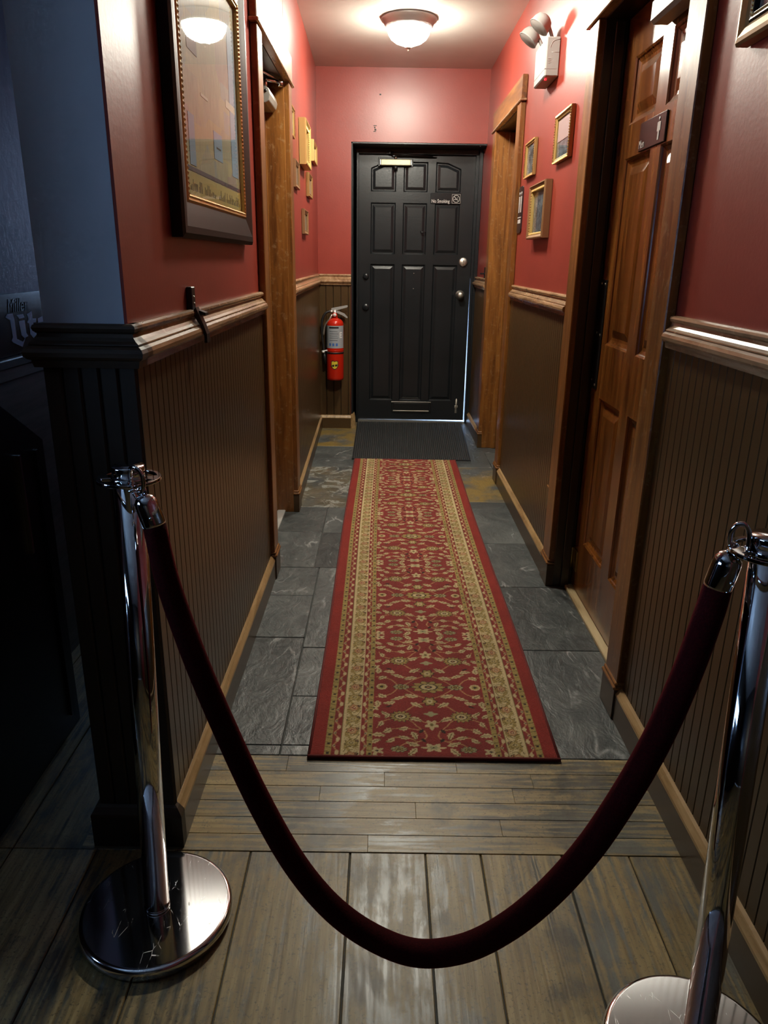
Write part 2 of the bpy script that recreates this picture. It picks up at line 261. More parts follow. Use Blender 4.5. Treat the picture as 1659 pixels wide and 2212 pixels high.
# ---------------------------------------------------------------- mesh building
class MB:
    def __init__(s): s.v = []; s.f = []; s.smooth = []; s.mi = []
    def add(s, vs, fs, smooth=False, mi=0):
        o = len(s.v); s.v += [tuple(p) for p in vs]
        for f in fs: s.f.append(tuple(o + i for i in f)); s.smooth.append(smooth); s.mi.append(mi)
        return s
    def box(s, x0, x1, y0, y1, z0, z1, c=0.0, mi=0):
        if x0 > x1: x0, x1 = x1, x0
        if y0 > y1: y0, y1 = y1, y0
        if z0 > z1: z0, z1 = z1, z0
        if not c:
            vs = [(x, y, z) for x in (x0, x1) for y in (y0, y1) for z in (z0, z1)]
            return s.add(vs, [(0, 1, 3, 2), (4, 6, 7, 5), (0, 4, 5, 1), (2, 3, 7, 6), (0, 2, 6, 4), (1, 5, 7, 3)], mi=mi)
        c = min(c, (x1 - x0) * .45, (y1 - y0) * .45, (z1 - z0) * .45)
        X, Y, Z = (x0, x1), (y0, y1), (z0, z1); vs = []; idx = {}
        for i in (0, 1):
            for j in (0, 1):
                for k in (0, 1):
                    sx, sy, sz = 1 - 2 * i, 1 - 2 * j, 1 - 2 * k
                    for ax in range(3):
                        p = [X[i] + sx * c, Y[j] + sy * c, Z[k] + sz * c]; p[ax] = (X[i], Y[j], Z[k])[ax]
                        idx[(i, j, k, ax)] = len(vs); vs.append(tuple(p))
        F = []
        for ax in range(3):
            for sgn in (0, 1):
                q = []
                for a_, b_ in ((0, 0), (1, 0), (1, 1), (0, 1)):
                    t = [0, 0, 0]; t[ax] = sgn; t[(ax + 1) % 3] = a_; t[(ax + 2) % 3] = b_; q.append(idx[(*t, ax)])
                F.append(tuple(q if sgn else q[::-1]))
        for ax in range(3):          # edge chamfers
            b1, b2 = (ax + 1) % 3, (ax + 2) % 3
            for s1 in (0, 1):
                for s2 in (0, 1):
                    t0 = [0, 0, 0]; t0[b1] = s1; t0[b2] = s2; t1 = list(t0); t1[ax] = 1
                    q = [idx[(*t0, b1)], idx[(*t1, b1)], idx[(*t1, b2)], idx[(*t0, b2)]]
                    F.append(tuple(q if (s1 != s2) else q[::-1]))
        for i in (0, 1):
            for j in (0, 1):
                for k in (0, 1):
                    q = [idx[(i, j, k, 0)], idx[(i, j, k, 1)], idx[(i, j, k, 2)]]
                    F.append(tuple(q if (i + j + k) % 2 else q[::-1]))
        return s.add(vs, F, mi=mi)
    def lathe(s, prof, cx=0, cy=0, seg=48, smooth=True, mi=0, axis='z', o=(0, 0, 0)):
        vs = []; fs = []; n = len(prof)
        for i in range(seg):
            a = 2 * PI * i / seg
            for r, z in prof:
                p = (r * math.cos(a), r * math.sin(a), z)
                if axis == 'x': p = (p[2], p[0], p[1])
                elif axis == 'y': p = (p[1], p[2], p[0])
                vs.append((p[0] + cx + o[0], p[1] + cy + o[1], p[2] + o[2]))
        for i in range(seg):
            j = (i + 1) % seg
            for k in range(n - 1): fs.append((i * n + k, j * n + k, j * n + k + 1, i * n + k + 1))
        s.add(vs, fs, smooth, mi)
        if prof[0][0] > 1e-6: s.add([vs[i * n] for i in range(seg)], [tuple(range(seg))[::-1]], False, mi)
        if prof[-1][0] > 1e-6: s.add([vs[i * n + n - 1] for i in range(seg)], [tuple(range(seg))], False, mi)
        return s
    def tube(s, pts, r, seg=12, caps=True, smooth=True, mi=0, closed=False):
        P = [Vector(p) for p in pts]; n = len(P); R = r if isinstance(r, (list, tuple)) else [r] * n
        ref = None; vs = []
        for i, p in enumerate(P):
            if closed: t = (P[(i + 1) % n] - P[i - 1]).normalized()
            else: t = (P[min(i + 1, n - 1)] - P[max(i - 1, 0)]).normalized()
            if ref is None:
                ref = Vector((0, 0, 1)) if abs(t.z) < .9 else Vector((1, 0, 0)); ref = (ref - t * ref.dot(t)).normalized()
            else: ref = (ref - t * ref.dot(t)).normalized()
            b = t.cross(ref)
            for k in range(seg):
                a = 2 * PI * k / seg; vs.append(tuple(p + (ref * math.cos(a) + b * math.sin(a)) * R[i]))
        fs = []
        for i in range(n if closed else n - 1):
            j = (i + 1) % n
            for k in range(seg): fs.append((i * seg + k, i * seg + (k + 1) % seg, j * seg + (k + 1) % seg, j * seg + k))
        s.add(vs, fs, smooth, mi)
        if caps and not closed:
            s.add(vs[:seg], [tuple(range(seg))[::-1]], False, mi); s.add(vs[-seg:], [tuple(range(seg))], False, mi)
        return s
    def prism(s, poly, d0, d1, axis='y', mi=0):
        """poly in the plane normal to axis: 'x'->(y,z), 'y'->(x,z), 'z'->(x,y)"""
        def P(u, v, d): return {'x': (d, u, v), 'y': (u, d, v), 'z': (u, v, d)}[axis]
        n = len(poly); vs = [P(u, v, d0) for u, v in poly] + [P(u, v, d1) for u, v in poly]
        fs = [tuple(range(n)), tuple(range(2 * n - 1, n - 1, -1))] + [(i, i + n, (i + 1) % n + n, (i + 1) % n) for i in range(n)]
        return s.add(vs, fs, mi=mi)
    def sweep(s, prof, path, side=1, mi=0, smooth=False):
        """prof: closed list of (d, z); path: list of (x, y); d is measured along side * left normal, mitred at corners"""
        n = len(path); rows = []
        for i in range(n):
            p = Vector(path[i]); t1 = (Vector(path[i]) - Vector(path[i - 1])).normalized() if i else None
            t2 = (Vector(path[i + 1]) - Vector(path[i])).normalized() if i < n - 1 else None
            n1 = Vector((-t1.y, t1.x)) if t1 else None; n2 = Vector((-t2.y, t2.x)) if t2 else None
            if n1 is None: m = n2
            elif n2 is None: m = n1
            else: m = (n1 + n2); m = m / max(m.dot(n1), 0.2)
            rows.append([(p.x + m.x * d * side, p.y + m.y * d * side, z) for d, z in prof])
        k = len(prof); vs = [q for r in rows for q in r]; fs = []
        for i in range(n - 1):
            for j in range(k): fs.append((i * k + j, i * k + (j + 1) % k, (i + 1) * k + (j + 1) % k, (i + 1) * k + j))
        s.add(vs, fs, smooth, mi); s.add(rows[0], [tuple(range(k))]); s.add(rows[-1], [tuple(range(k))[::-1]])
        return s
    def cells(s, rs, nth, keep, z0, z1, cx=0, cy=0):
        """polar plate: rings between rs radii, nth sectors; keep(i, j) says which cells exist"""
        def q(i, j, z): a = 2 * PI * j / nth; return (cx + rs[i] * math.cos(a), cy + rs[i] * math.sin(a), z)
        K = lambda i, j: 0 <= i < len(rs) - 1 and keep(i, j % nth)
        for i in range(len(rs) - 1):
            for j in range(nth):
                if not K(i, j): continue
                a, b, c_, d = (i, j), (i + 1, j), (i + 1, j + 1), (i, j + 1)
                s.add([q(*a, z1), q(*b, z1), q(*c_, z1), q(*d, z1)], [(0, 1, 2, 3)]); s.add([q(*a, z0), q(*b, z0), q(*c_, z0), q(*d, z0)], [(3, 2, 1, 0)])
                for e0, e1, nb in ((a, d, (i - 1, j)), (c_, b, (i + 1, j)), (b, a, (i, j - 1)), (d, c_, (i, j + 1))):
                    if not K(*nb): s.add([q(*e0, z0), q(*e1, z0), q(*e1, z1), q(*e0, z1)], [(0, 1, 2, 3)])
        return s
    def mesh(s, name, mats, off=(0, 0, 0), xf=None):
        vs = s.v
        if xf is not None: vs = [tuple(xf @ Vector(p)) for p in vs]
        if off != (0, 0, 0): vs = [(p[0] - off[0], p[1] - off[1], p[2] - off[2]) for p in vs]
        me = bpy.data.meshes.new(name); me.from_pydata(vs, [], s.f); me.validate()
        if len(me.polygons) == len(s.smooth):
            me.polygons.foreach_set('use_smooth', s.smooth); me.polygons.foreach_set('material_index', s.mi)
        for m in (mats if isinstance(mats, (list, tuple)) else [mats]): me.materials.append(M[m] if isinstance(m, str) else m)
        import bmesh
        bm = bmesh.new(); bm.from_mesh(me); bmesh.ops.remove_doubles(bm, verts=bm.verts, dist=1e-6); bmesh.ops.recalc_face_normals(bm, faces=bm.faces); bm.to_mesh(me); bm.free()
        me.update(); return me
    def build(s, name, mats, parent=None, origin=None, xf=None):
        """vertices are in world space; under a parent they become relative to the root's place, at top level to origin"""
        off = (0, 0, 0)
        if parent is not None:
            r = parent
            while r.parent: r = r.parent
            off = tuple(r.location) if not r.get('_local') else (0, 0, 0)
        elif origin is not None: off = tuple(origin)
        me = s.mesh(name, mats, off, xf); o = bpy.data.objects.new(name, me); COL.objects.link(o)
        if parent is not None: o.parent = parent
        elif origin is not None: o.location = origin
        return o
def tag(o, label=None, cat=None, group=None, kind=None):
    if label: o['label'] = label
    if cat: o['category'] = cat
    if group: o['group'] = group
    if kind: o['kind'] = kind
    return o
def empty(name, loc, label=None, cat=None, group=None, kind=None):
    o = bpy.data.objects.new(name, None); COL.objects.link(o); o.location = loc; o.empty_display_size = 0.1
    return tag(o, label, cat, group, kind)
def struct(o, label=None): return tag(o, label, None, None, 'structure')
def bevel(o, wdt=0.002, seg=2):
    m = o.modifiers.new('bevel', 'BEVEL'); m.width = wdt; m.segments = seg; m.limit_method = 'ANGLE'; m.angle_limit = 0.6; return o
def inst(src, name, loc, parent):
    o = bpy.data.objects.new(name, src.data); COL.objects.link(o); o.parent = parent; o.location = loc; return o
def text_mesh(txt, size, extr=0.0004, align='CENTER', shear=0.0, bold=0.0, sx=1.0):
    cu = bpy.data.curves.new('lettering', 'FONT'); cu.body = txt; cu.size = size; cu.extrude = extr; cu.align_x = align; cu.align_y = 'CENTER'
    cu.shear = shear; cu.offset = bold; cu.resolution_u = 3
    ob = bpy.data.objects.new('lettering', cu); COL.objects.link(ob); bpy.context.view_layer.update()
    me = bpy.data.meshes.new_from_object(ob.evaluated_get(bpy.context.evaluated_depsgraph_get()))
    COL.objects.unlink(ob); bpy.data.objects.remove(ob)
    if sx != 1.0: me.transform(Matrix.Diagonal((sx, 1, 1, 1)))
    return me
def text_on(txt, size, name, mat, parent, origin, right, up, **kw):
    """flat lettering placed in world space; right and up are the reading directions"""
    me = text_mesh(txt, size, **kw); r = Vector(right).normalized(); u = Vector(up).normalized(); n = r.cross(u)
    root = parent
    while root.parent: root = root.parent
    lo = Vector(origin) - Vector(root.location)
    me.transform(Matrix(((r.x, u.x, n.x, lo.x), (r.y, u.y, n.y, lo.y), (r.z, u.z, n.z, lo.z), (0, 0, 0, 1))))
    me.materials.clear(); me.materials.append(M[mat]); o = bpy.data.objects.new(name, me); COL.objects.link(o); o.parent = parent; return o

# ================================================================ THE SETTING
# metres: x to the right, y along the hall away from the camera, z up; camera at (0, 0, 1.33)
XL, XR, CEIL = -0.485, 0.752, 2.655        # drywall faces and ceiling
YB = 6.11                                   # back wall face
YC = 1.452                                  # end of the left wall (corner towards the bar room)
FY0, FX0 = -2.5, -2.3                       # the bar room behind the camera
SK = Matrix.Translation((XL, 4.0, 0)) @ Matrix.Rotation(0.017, 4, 'Z') @ Matrix.Translation((-XL, -4.0, 0))   # the far left wall runs slightly outwards

# ---- floor with slate tiles and boards
floor = struct(MB().box(FX0, 0.95, FY0, 6.48, -0.06, -0.006).build('floor', 'subfloor', origin=(0, 0, -0.06)), 'hall floor of slate tiles behind worn wooden boards')
def tile(x0, x1, y0, y1, m='slate', g=0.0014):
    o = MB().box(x0 + g, x1 - g, y0 + g, y1 - g, -0.03, random.uniform(-0.0012, 0.0008), 0.002).build('slate_tile', m, floor)
    return o
LW = -0.56
for x0, x1, ys in ((LW, -0.277, (1.765, 1.812, 2.456, 2.82, 3.12)), (-0.277, 0.02, (1.765, 1.812, 2.067, 2.383, 3.12)),
                   (0.02, 0.30, (1.765, 2.25, 2.85, 3.45, 4.05, 4.65, 5.31)), (0.30, 0.86, (1.765, 2.385, 2.935, 3.453, 4.0))):
    for a_, b_ in zip(ys, ys[1:]): tile(x0, x1, a_, b_)
for a_, b_, m in ((3.12, 3.583, 'slate'), (3.583, 3.99, 'slate'), (3.99, 4.856, 'slate_pale'), (4.856, 5.45, 'slate'), (5.45, 6.45, 'slate_stain')):
    tile(-0.66, -0.30 if b_ < 4 else -0.14, a_, b_, m)
    if b_ < 4: tile(-0.30, 0.02, a_, b_)
    else: tile(-0.14, 0.02, a_, b_)
for a_, b_, m in ((4.0, 4.128, 'slate'), (4.128, 4.897, 'slate_stain'), (4.897, 5.31, 'slate')): tile(0.30, 0.755, a_, b_, m)
for a_, b_ in ((4.0, 4.6), (4.6, 5.31)): tile(0.755, 0.90, a_, b_)
for x0, x1 in ((0.02, 0.45), (0.45, 0.93)): tile(x0, x1, 5.31, 6.45)
ys = (1.405, 1.461, 1.519, 1.578, 1.637, 1.696, 1.763)
for k, (a_, b_) in enumerate(zip(ys, ys[1:])):
    cut = (-0.02, 0.31, 0.10, -0.15, 0.42, 0.22)[k]; cut2 = (0.55, -0.28, 0.58, 0.36, 0.02, -0.25)[k]
    xs = sorted((-0.70, cut, cut2, 0.76))
    for p, q in zip(xs, xs[1:]):
        MB().box(p + 0.0001, q - 0.0001, a_ + 0.0005, b_ - 0.0005, -0.03, random.uniform(-0.0002, 0.0002), 0.0007).build('floor_board', 'plank_x', floor)
seams = [FX0, -2.1, -1.9, -1.68, -1.46, -1.25, -1.05, -0.86, -0.66, -0.47, -0.296, -0.061, 0.117, 0.248, 0.44, 0.60, 0.76]
for k, (p, q) in enumerate(zip(seams, seams[1:])):
    o = MB().box(p + 0.0014, q - 0.0014, FY0, 1.4035, -0.03, random.uniform(-0.0008, 0.0006), 0.0018).build('floor_plank', 'plank_y', floor)
for k, (p, q) in enumerate(zip(seams[:9], seams[1:10])):
    MB().box(p + 0.0014, q - 0.0014, 1.4045, 3.4, -0.03, -0.0002, 0.0018).build('floor_plank', 'plank_y', floor)

# ---- walls
wl = MB(); wl.box(-0.642, XL, YC, 3.05, 0, CEIL); wl.box(XL - 0.006, XL, YC - 0.010, YC, 0, CEIL); wl.box(-0.642, XL, 3.05, 3.95, 2.135, CEIL)
wall_left = struct(wl.build('wall_left', 'red', origin=(XL, YC, 0)), 'dark red left wall above brown beadboard, nearest the camera')
wall_left_far = struct(MB().box(-0.642, XL, 3.95, 6.2, 0, CEIL).build('wall_left_far', 'red', origin=(XL, 3.95, 0), xf=SK), 'red left wall between the side door and the back')
wr = MB(); wr.box(XR, 0.90, FY0, 2.045, 0, CEIL); wr.box(XR, 0.90, 2.045, 2.99, 2.145, CEIL); wr.box(XR, 0.90, 2.99, 4.58, 0, CEIL); wr.box(XR, 0.90, 4.58, 5.50, 2.165, CEIL); wr.box(XR, 0.90, 5.50, 6.46, 0, CEIL)
wall_right = struct(wr.build('wall_right', 'red', origin=(XR, 0, 0)), 'red right wall with two wood-cased doors and brown beadboard')
wb = MB(); wb.box(-0.70, -0.262, YB, 6.44, 0, CEIL); wb.box(-0.262, XR, YB, 6.44, 2.166, CEIL)
wall_back = struct(wb.build('wall_back', 'red', origin=(0.1, YB, 0)), 'red end wall above and beside the black door')
for hx, hz, hw, hh in ((-0.086, 2.275, 0.012, 0.0025), (-0.088, 2.262, 0.005, 0.005), (-0.083, 2.248, 0.007, 0.006), (-0.088, 2.236, 0.010, 0.0025), (-0.05, 2.48, 0.006, 0.005)):
    MB().box(hx - hw, hx + hw, YB - 0.0012, YB, hz - hh, hz + hh).build('paint_scar', 'brown_dark', wall_back)
wall_pillar = struct(MB().box(-0.644, XL - 0.006, YC - 0.0105, YC, 0, CEIL).build('wall_pillar', 'blue_wall', origin=(-0.56, YC, 0)), 'blue-grey end face of the left wall, facing the camera')
wall_bar_side = struct(MB().box(-1.22, -1.10, 1.0, 4.0, 0, CEIL).build('wall_bar_side', 'bar_wall', origin=(-1.1, 1.0, 0)), 'dim blue wall of the bar room at the left edge')
w3 = struct(empty('fill_window', (-0.87, 4.0, 1.1)), 'unseen narrow window added for the fill light left of the hall')  # made-up opening that goes with the added fill light
MB().box(-1.08, -1.05, 4.02, 4.08, 1.1, 2.0).box(-0.69, -0.66, 4.02, 4.08, 1.1, 2.0).box(-1.05, -0.69, 4.02, 4.08, 1.1, 1.14).box(-1.05, -0.69, 4.02, 4.08, 1.96, 2.0).build('window_frame', 'ebony', w3); MB().box(-1.05, -0.69, 4.045, 4.05, 1.14, 1.96).build('pane', 'glass', w3)
struct(MB().box(-1.22, -1.08, 4.0, 4.1, 0, CEIL).box(-0.66, -0.642, 4.0, 4.1, 0, CEIL).box(-1.08, -0.66, 4.0, 4.1, 0, 1.1).box(-1.08, -0.66, 4.0, 4.1, 2.0, CEIL).build('wall_bar_end', 'bar_wall', origin=(-0.9, 4.0, 0)), 'far end wall of the dark space left of the hall')
struct(MB().box(FX0 - 0.1, FX0, FY0, -0.2, 0, CEIL).box(FX0 - 0.1, FX0, 0.95, 1.1, 0, CEIL).box(FX0 - 0.1, FX0, -0.2, 0.95, 0, 1.03).box(FX0 - 0.1, FX0, -0.2, 0.95, 1.68, CEIL).build('wall_front_left', 'brown_shaded', origin=(FX0, 0, 0)), 'left wall of the bar room behind the camera')
struct(MB().box(FX0, -1.22, 1.0, 1.1, 0, CEIL).build('wall_front_corner', 'bar_wall', origin=(-1.7, 1.0, 0)), 'return wall of the bar room left of the frame')
struct(MB().box(FX0, 0.9, FY0 - 0.1, FY0, 0, CEIL).build('wall_front', 'cabinet', origin=(0, FY0, 0)), 'wall of the bar room behind the camera')
w2 = struct(empty('window_1', (FX0, 0.4, 1.03)), 'side window of the bar room left of the camera'); wm = MB()
for a_, b_, c_, d_ in ((-0.2, -0.16, 1.03, 1.68), (0.91, 0.95, 1.03, 1.68), (-0.16, 0.91, 1.03, 1.07), (-0.16, 0.91, 1.64, 1.68)): wm.box(FX0 - 0.09, FX0 - 0.03, a_, b_, c_, d_)
wm.build('window_frame', 'ebony', w2); MB().box(FX0 - 0.065, FX0 - 0.06, -0.16, 0.91, 1.07, 1.64).build('pane', 'glass', w2)
struct(MB().box(0.90, 0.95, 1.9, 5.7, 0, CEIL).build('light_stop_right', 'jamb_dark', origin=(0.92, 3.8, 0)), 'dark backing added to stop light leaking past the right-hand doors')  # unseen slab added behind the doors to block light leaks
ceiling = struct(MB().box(FX0 - 0.1, 0.90, FY0 - 0.1, 6.46, CEIL, CEIL + 0.08).build('ceiling', 'ceiling', origin=(0, 3, CEIL)), 'off-white glossy hall ceiling')
struct(MB().box(-1.2, 1.6, 6.47, 8.2, -0.12, -0.015).build('exterior_step', 'concrete', origin=(0.2, 6.5, -0.12)), 'pale concrete step outside the black door')

# ---- wainscot boards (each board a piece)
BW, BT = 0.0382, 0.010
def board_mesh(h0, h1, along):
    hw = BW / 2 - 0.0010; prof = [(-hw, 0), (-hw, BT - 0.0025), (-hw + 0.0015, BT), (hw - 0.0015, BT), (hw, BT - 0.0025), (hw, 0)]
    m = MB(); vs = [(0, 0, 0)] * 0
    for z in (h0, h1):
        for t, d in prof: vs.append(along(t, d, z))
    n = len(prof); m.add(vs, [tuple(range(n)), tuple(range(2 * n - 1, n - 1, -1))] + [(i, i + n, (i + 1) % n + n, (i + 1) % n) for i in range(n)])
    return m
def boards_run(wall, y0, y1, side, xf=None, z0=0.05, z1=1.15):
    """boards on a left (side=1, facing +x) or right (side=-1) wall, starting at the near end"""
    n = int(math.ceil((y1 - y0) / BW)); x = XL if side > 0 else XR
    MB().box(x, x + side * 0.003, y0, y1, z0, z1).build('backing_strip', 'brown_dark', wall, xf=xf)
    proto = None; root = wall
    for k in range(n):
        yc = y0 + (k + 0.5) * BW
        if yc + BW / 2 > y1 + 0.02: break
        pos = Vector((x, yc, 0)); 
        if xf is not None: pos = xf @ pos
        loc = pos - Vector(root.location)
        if proto is None:
            me = board_mesh(z0, z1, lambda t, d, z: (side * d, t, z)).mesh('board', 'brown')
            if xf is not None: me.transform(Matrix.Rotation(0.017, 4, 'Z'))
            proto = bpy.data.objects.new('board', me); COL.objects.link(proto); proto.parent = root; proto.location = loc
        else: inst(proto, 'board', loc, root)
boards_run(wall_left, YC - 0.006, 3.0, 1)
boards_run(wall_left_far, 4.03, 6.10, 1, SK)
boards_run(wall_right, -0.3, 1.958, -1)
boards_run(wall_right, 3.085, 4.485, -1)
boards_run(wall_right, 5.61, 6.34, -1)
# pillar face and back wall boards
def boards_x(wall, x0, x1, yface, mat, wdt, z0=0.05, z1=1.15):
    n = max(1, round((x1 - x0) / wdt)); wdt = (x1 - x0) / n
    MB().box(x0, x1, yface - 0.003, yface, z0, z1).build('backing_strip', 'brown_dark', wall)
    for k in range(n):
        xc = x0 + (k + .5) * wdt; hw = wdt / 2 - 0.0013
        prof = [(xc - hw, yface), (xc - hw, yface - BT + 0.004), (xc - hw + 0.003, yface - BT), (xc + hw - 0.003, yface - BT), (xc + hw, yface - BT + 0.004), (xc + hw, yface)]
        MB().prism(prof, z0, z1, 'z').build('board', mat, wall)
boards_x(wall_pillar, -0.654, XL + 0.012, YC - 0.010, 'brown_shaded', 0.0382)
boards_x(wall_back, -0.522, -0.285, YB, 'brown', 0.06); boards_x(wall_back, -0.285, -0.264, YB, 'brown', 0.021)

# ---- chair rails
RAIL = [(0, 1.209), (0.011, 1.209), (0.017, 1.206), (0.019, 1.201), (0.017, 1.195), (0.012, 1.191), (0.013, 1.184), (0.018, 1.178), (0.025, 1.173), (0.0255, 1.1705), (0.0235, 1.1695), (0.0255, 1.1685),
        (0.032, 1.164), (0.035, 1.157), (0.034, 1.149), (0.029, 1.144), (0.024, 1.142), (0.021, 1.128), (0, 1.128)]
nt = [0]
def trim(o, label): 
    return struct(o, label)
def rail(path, side, mat, label, dz=0.0, xf=None):
    nt[0] += 1
    return trim(MB().sweep([(d, z + dz) for d, z in RAIL], path, side).build('trim_%d' % nt[0], mat, origin=(path[0][0], path[0][1], 0) if xf is None else None, xf=xf), label)
rail([(XL, 2.985), (XL, YC - 0.010)], 1, 'rail_y', 'worn wooden chair rail on the near left wall')
nt[0] += 1
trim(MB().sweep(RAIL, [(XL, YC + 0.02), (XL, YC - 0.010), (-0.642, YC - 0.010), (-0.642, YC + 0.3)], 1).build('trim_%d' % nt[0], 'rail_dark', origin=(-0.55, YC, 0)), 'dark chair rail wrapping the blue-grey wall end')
rail([(-0.262, YB), (-0.525, YB), (-0.488, 4.02)], 1, 'rail_y', 'worn chair rail around the back left corner behind the extinguisher', 0.016)
rail([(XR, -0.3), (XR, 1.958)], 1, 'rail_y', 'shiny worn chair rail at the near right edge')
rail([(XR, 3.085), (XR, 4.47)], 1, 'rail_y', 'worn chair rail between the two right-hand doors')
rail([(XR, 5.61), (XR, 6.34)], 1, 'rail_y', 'short chair rail beside the black door', 0.01)

# ---- baseboards: painted body with a worn wooden cap
BB = [(0, 0), (0.028, 0), (0.028, 0.084), (0, 0.084)]; BC = [(0, 0.084), (0.0285, 0.084), (0.027, 0.090), (0.017, 0.103), (0.011, 0.108), (0, 0.108)]
def baseboard(name, path, side, label, capm='cap', origin=None):
    o = struct(MB().sweep(BB, path, side).build(name, 'brown', origin=(path[0][0], path[0][1], 0)), label)
    MB().sweep(BC, path, side).build('base_cap', capm, o); return o
baseboard('baseboard_left', [(XL, 3.02), (XL, YC - 0.010)], 1, 'brown baseboard with worn cap along the near left wall')
bp = struct(MB().sweep(BB, [(XL, YC - 0.0095), (XL, YC - 0.010), (-0.642, YC - 0.010), (-0.642, YC + 0.2)], 1).build('baseboard_pillar', 'brown_shaded', origin=(-0.55, YC, 0)), 'dark baseboard under the blue-grey wall end')
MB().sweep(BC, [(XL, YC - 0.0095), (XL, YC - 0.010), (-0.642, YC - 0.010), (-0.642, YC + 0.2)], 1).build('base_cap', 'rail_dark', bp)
baseboard('baseboard_back', [(-0.262, YB), (-0.527, YB), (-0.489, 4.0)], 1, 'brown baseboard with worn cap round the back left corner')
baseboard('baseboard_right', [(XR, -0.3), (XR, 1.98)], 1, 'brown baseboard with worn cap at the near right')
baseboard('baseboard_right_mid', [(XR, 3.06), (XR, 4.51)], 1, 'brown baseboard with worn cap between the right-hand doors')
baseboard('baseboard_right_far', [(XR, 5.60), (XR, 6.36)], 1, 'short baseboard beside the black door')

# ---- door casings
def casing_set(side, yn0, yn1, yf0, yf1, ztop, label, jdepth, jmat, head_h=0.115, xf=None, plinth=True, thick=0.027):
    """side casings either side of an opening on a side wall, a head casing, and the jamb lining"""
    x = XL if side > 0 else XR; nt[0] += 1
    r = struct(empty('trim_%d' % nt[0], (x, (yn1 + yf0) / 2, 0)), label)
    f = x + side * thick
    for a_, b_ in ((yn0, yn1), (yf0, yf1)):
        MB().box(x, f, a_, b_, 0, ztop, 0.003).build('side_casing', 'casing', r)
        if plinth:
            MB().box(x, f + side * 0.006, a_ - 0.004, b_ + 0.004, 0, 0.10, 0.002).build('plinth_block', 'brown', r)
            MB().box(x, f + side * 0.010, a_ - 0.006, b_ + 0.006, 0.10, 0.112, 0.003).box(x, f + side * 0.005, a_ - 0.003, b_ + 0.003, 0.112, 0.124, 0.003).build('plinth_cap', 'casing_y', r)
    MB().box(x, f + side * 0.002, yn0 - 0.012, yf1 + 0.012, ztop + 0.012, ztop + 0.012 + head_h, 0.003).build('head_casing', 'casing_y', r)
    MB().box(x, f + side * 0.010, yn0 - 0.026, yf1 + 0.026, ztop, ztop + 0.012, 0.003).build('head_fillet', 'rail_y', r)
    j = MB(); xj = x - side * jdepth
    for yy, dd in ((yn1, 1), (yf0, -1)):
        j = MB().box(x + side * 0.004, xj, yy - dd * 0.02, yy + dd * 0.004, 0, ztop, 0.002); j.build('jamb', jmat, r)
        MB().box(xj + side * 0.045, xj + side * 0.012, yy + dd * 0.004, yy + dd * 0.016, 0, ztop - 0.012, 0.002).build('door_stop', jmat, r)
    MB().box(x + side * 0.004, xj, yn1, yf0, ztop - 0.004, ztop + 0.02, 0.001).build('head_jamb', 'jamb_dark', r)
    return r
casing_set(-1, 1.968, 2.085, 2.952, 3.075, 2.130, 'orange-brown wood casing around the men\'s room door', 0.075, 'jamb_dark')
casing_set(-1, 4.500, 4.620, 5.47, 5.60, 2.158, 'orange-brown wood casing around the far right door', 0.11, 'casing')
casing_set(1, 2.99, 3.10, 3.90, 4.012, 2.110, 'orange-brown wood casing around the left side door', 0.13, 'casing')

# ================================================================ DOORS
def panel_rings(poly, insets, depths):
    """concentric inset loops of a convex polygon (u, v) with given depths; returns loops"""
    def inset(P, d):
        n = len(P); out = []
        for i in range(n):
            p0, p1, p2 = Vector(P[i - 1]), Vector(P[i]), Vector(P[(i + 1) % n])
            t1 = (p1 - p0).normalized(); t2 = (p2 - p1).normalized(); n1 = Vector((-t1.y, t1.x)); n2 = Vector((-t2.y, t2.x)); m = n1 + n2; m = m / max(m.dot(n1), 0.15)
            out.append(tuple(p1 + m * d))
        return out
    return [(inset(poly, i), d) for i, d in zip(insets, depths)]
def panel(mb, poly, place, insets, depths):
    L = panel_rings(poly, insets, depths); n = len(poly); vs = []
    for P, d in L: vs += [place(u, v, d) for u, v in P]
    fs = []
    for k in range(len(L) - 1):
        for i in range(n): fs.append((k * n + i, k * n + (i + 1) % n, (k + 1) * n + (i + 1) % n, (k + 1) * n + i))
    fs.append(tuple((len(L) - 1) * n + i for i in range(n)))
    return mb.add(vs, fs)
def slab_with_holes(us, vs_, holes, place, th):
    """grid slab: us, vs_ are breakpoints; holes is the set of (i, j) cells left open; place(u, v, depth)"""
    mb = MB()
    for i in range(len(us) - 1):
        for j in range(len(vs_) - 1):
            u0, u1, v0, v1 = us[i], us[i + 1], vs_[j], vs_[j + 1]; hole = (i, j) in holes
            back = [place(u0, v0, -th), place(u1, v0, -th), place(u1, v1, -th), place(u0, v1, -th)]
            mb.add(back, [(0, 1, 2, 3)])
            if hole: continue
            mb.add([place(u0, v0, 0), place(u1, v0, 0), place(u1, v1, 0), place(u0, v1, 0)], [(3, 2, 1, 0)])
    U0, U1, V0, V1 = us[0], us[-1], vs_[0], vs_[-1]
    for a_, b_ in (((U0, V0), (U1, V0)), ((U1, V0), (U1, V1)), ((U1, V1), (U0, V1)), ((U0, V1), (U0, V0))):
        mb.add([place(*a_, 0), place(*b_, 0), place(*b_, -th), place(*a_, -th)], [(0, 1, 2, 3)])
    return mb

# ---- black door at the end of the hall
YD = 6.38
d1 = struct(empty('door_1', (0.24, YD, 0)), 'black nine-panel door at the end of the hall')
pl = lambda u, v, d: (u, YD - d, v)
us = [-0.224, -0.118, 0.082, 0.140, 0.332, 0.394, 0.594, 0.703]; vv = [0.022, 0.188, 1.303, 1.380, 1.768, 1.848, 2.068, 2.114]
holes = {(i, j) for i in (1, 3, 5) for j in (1, 3, 5)}
sl = slab_with_holes(us, vv, holes, pl, 0.042)
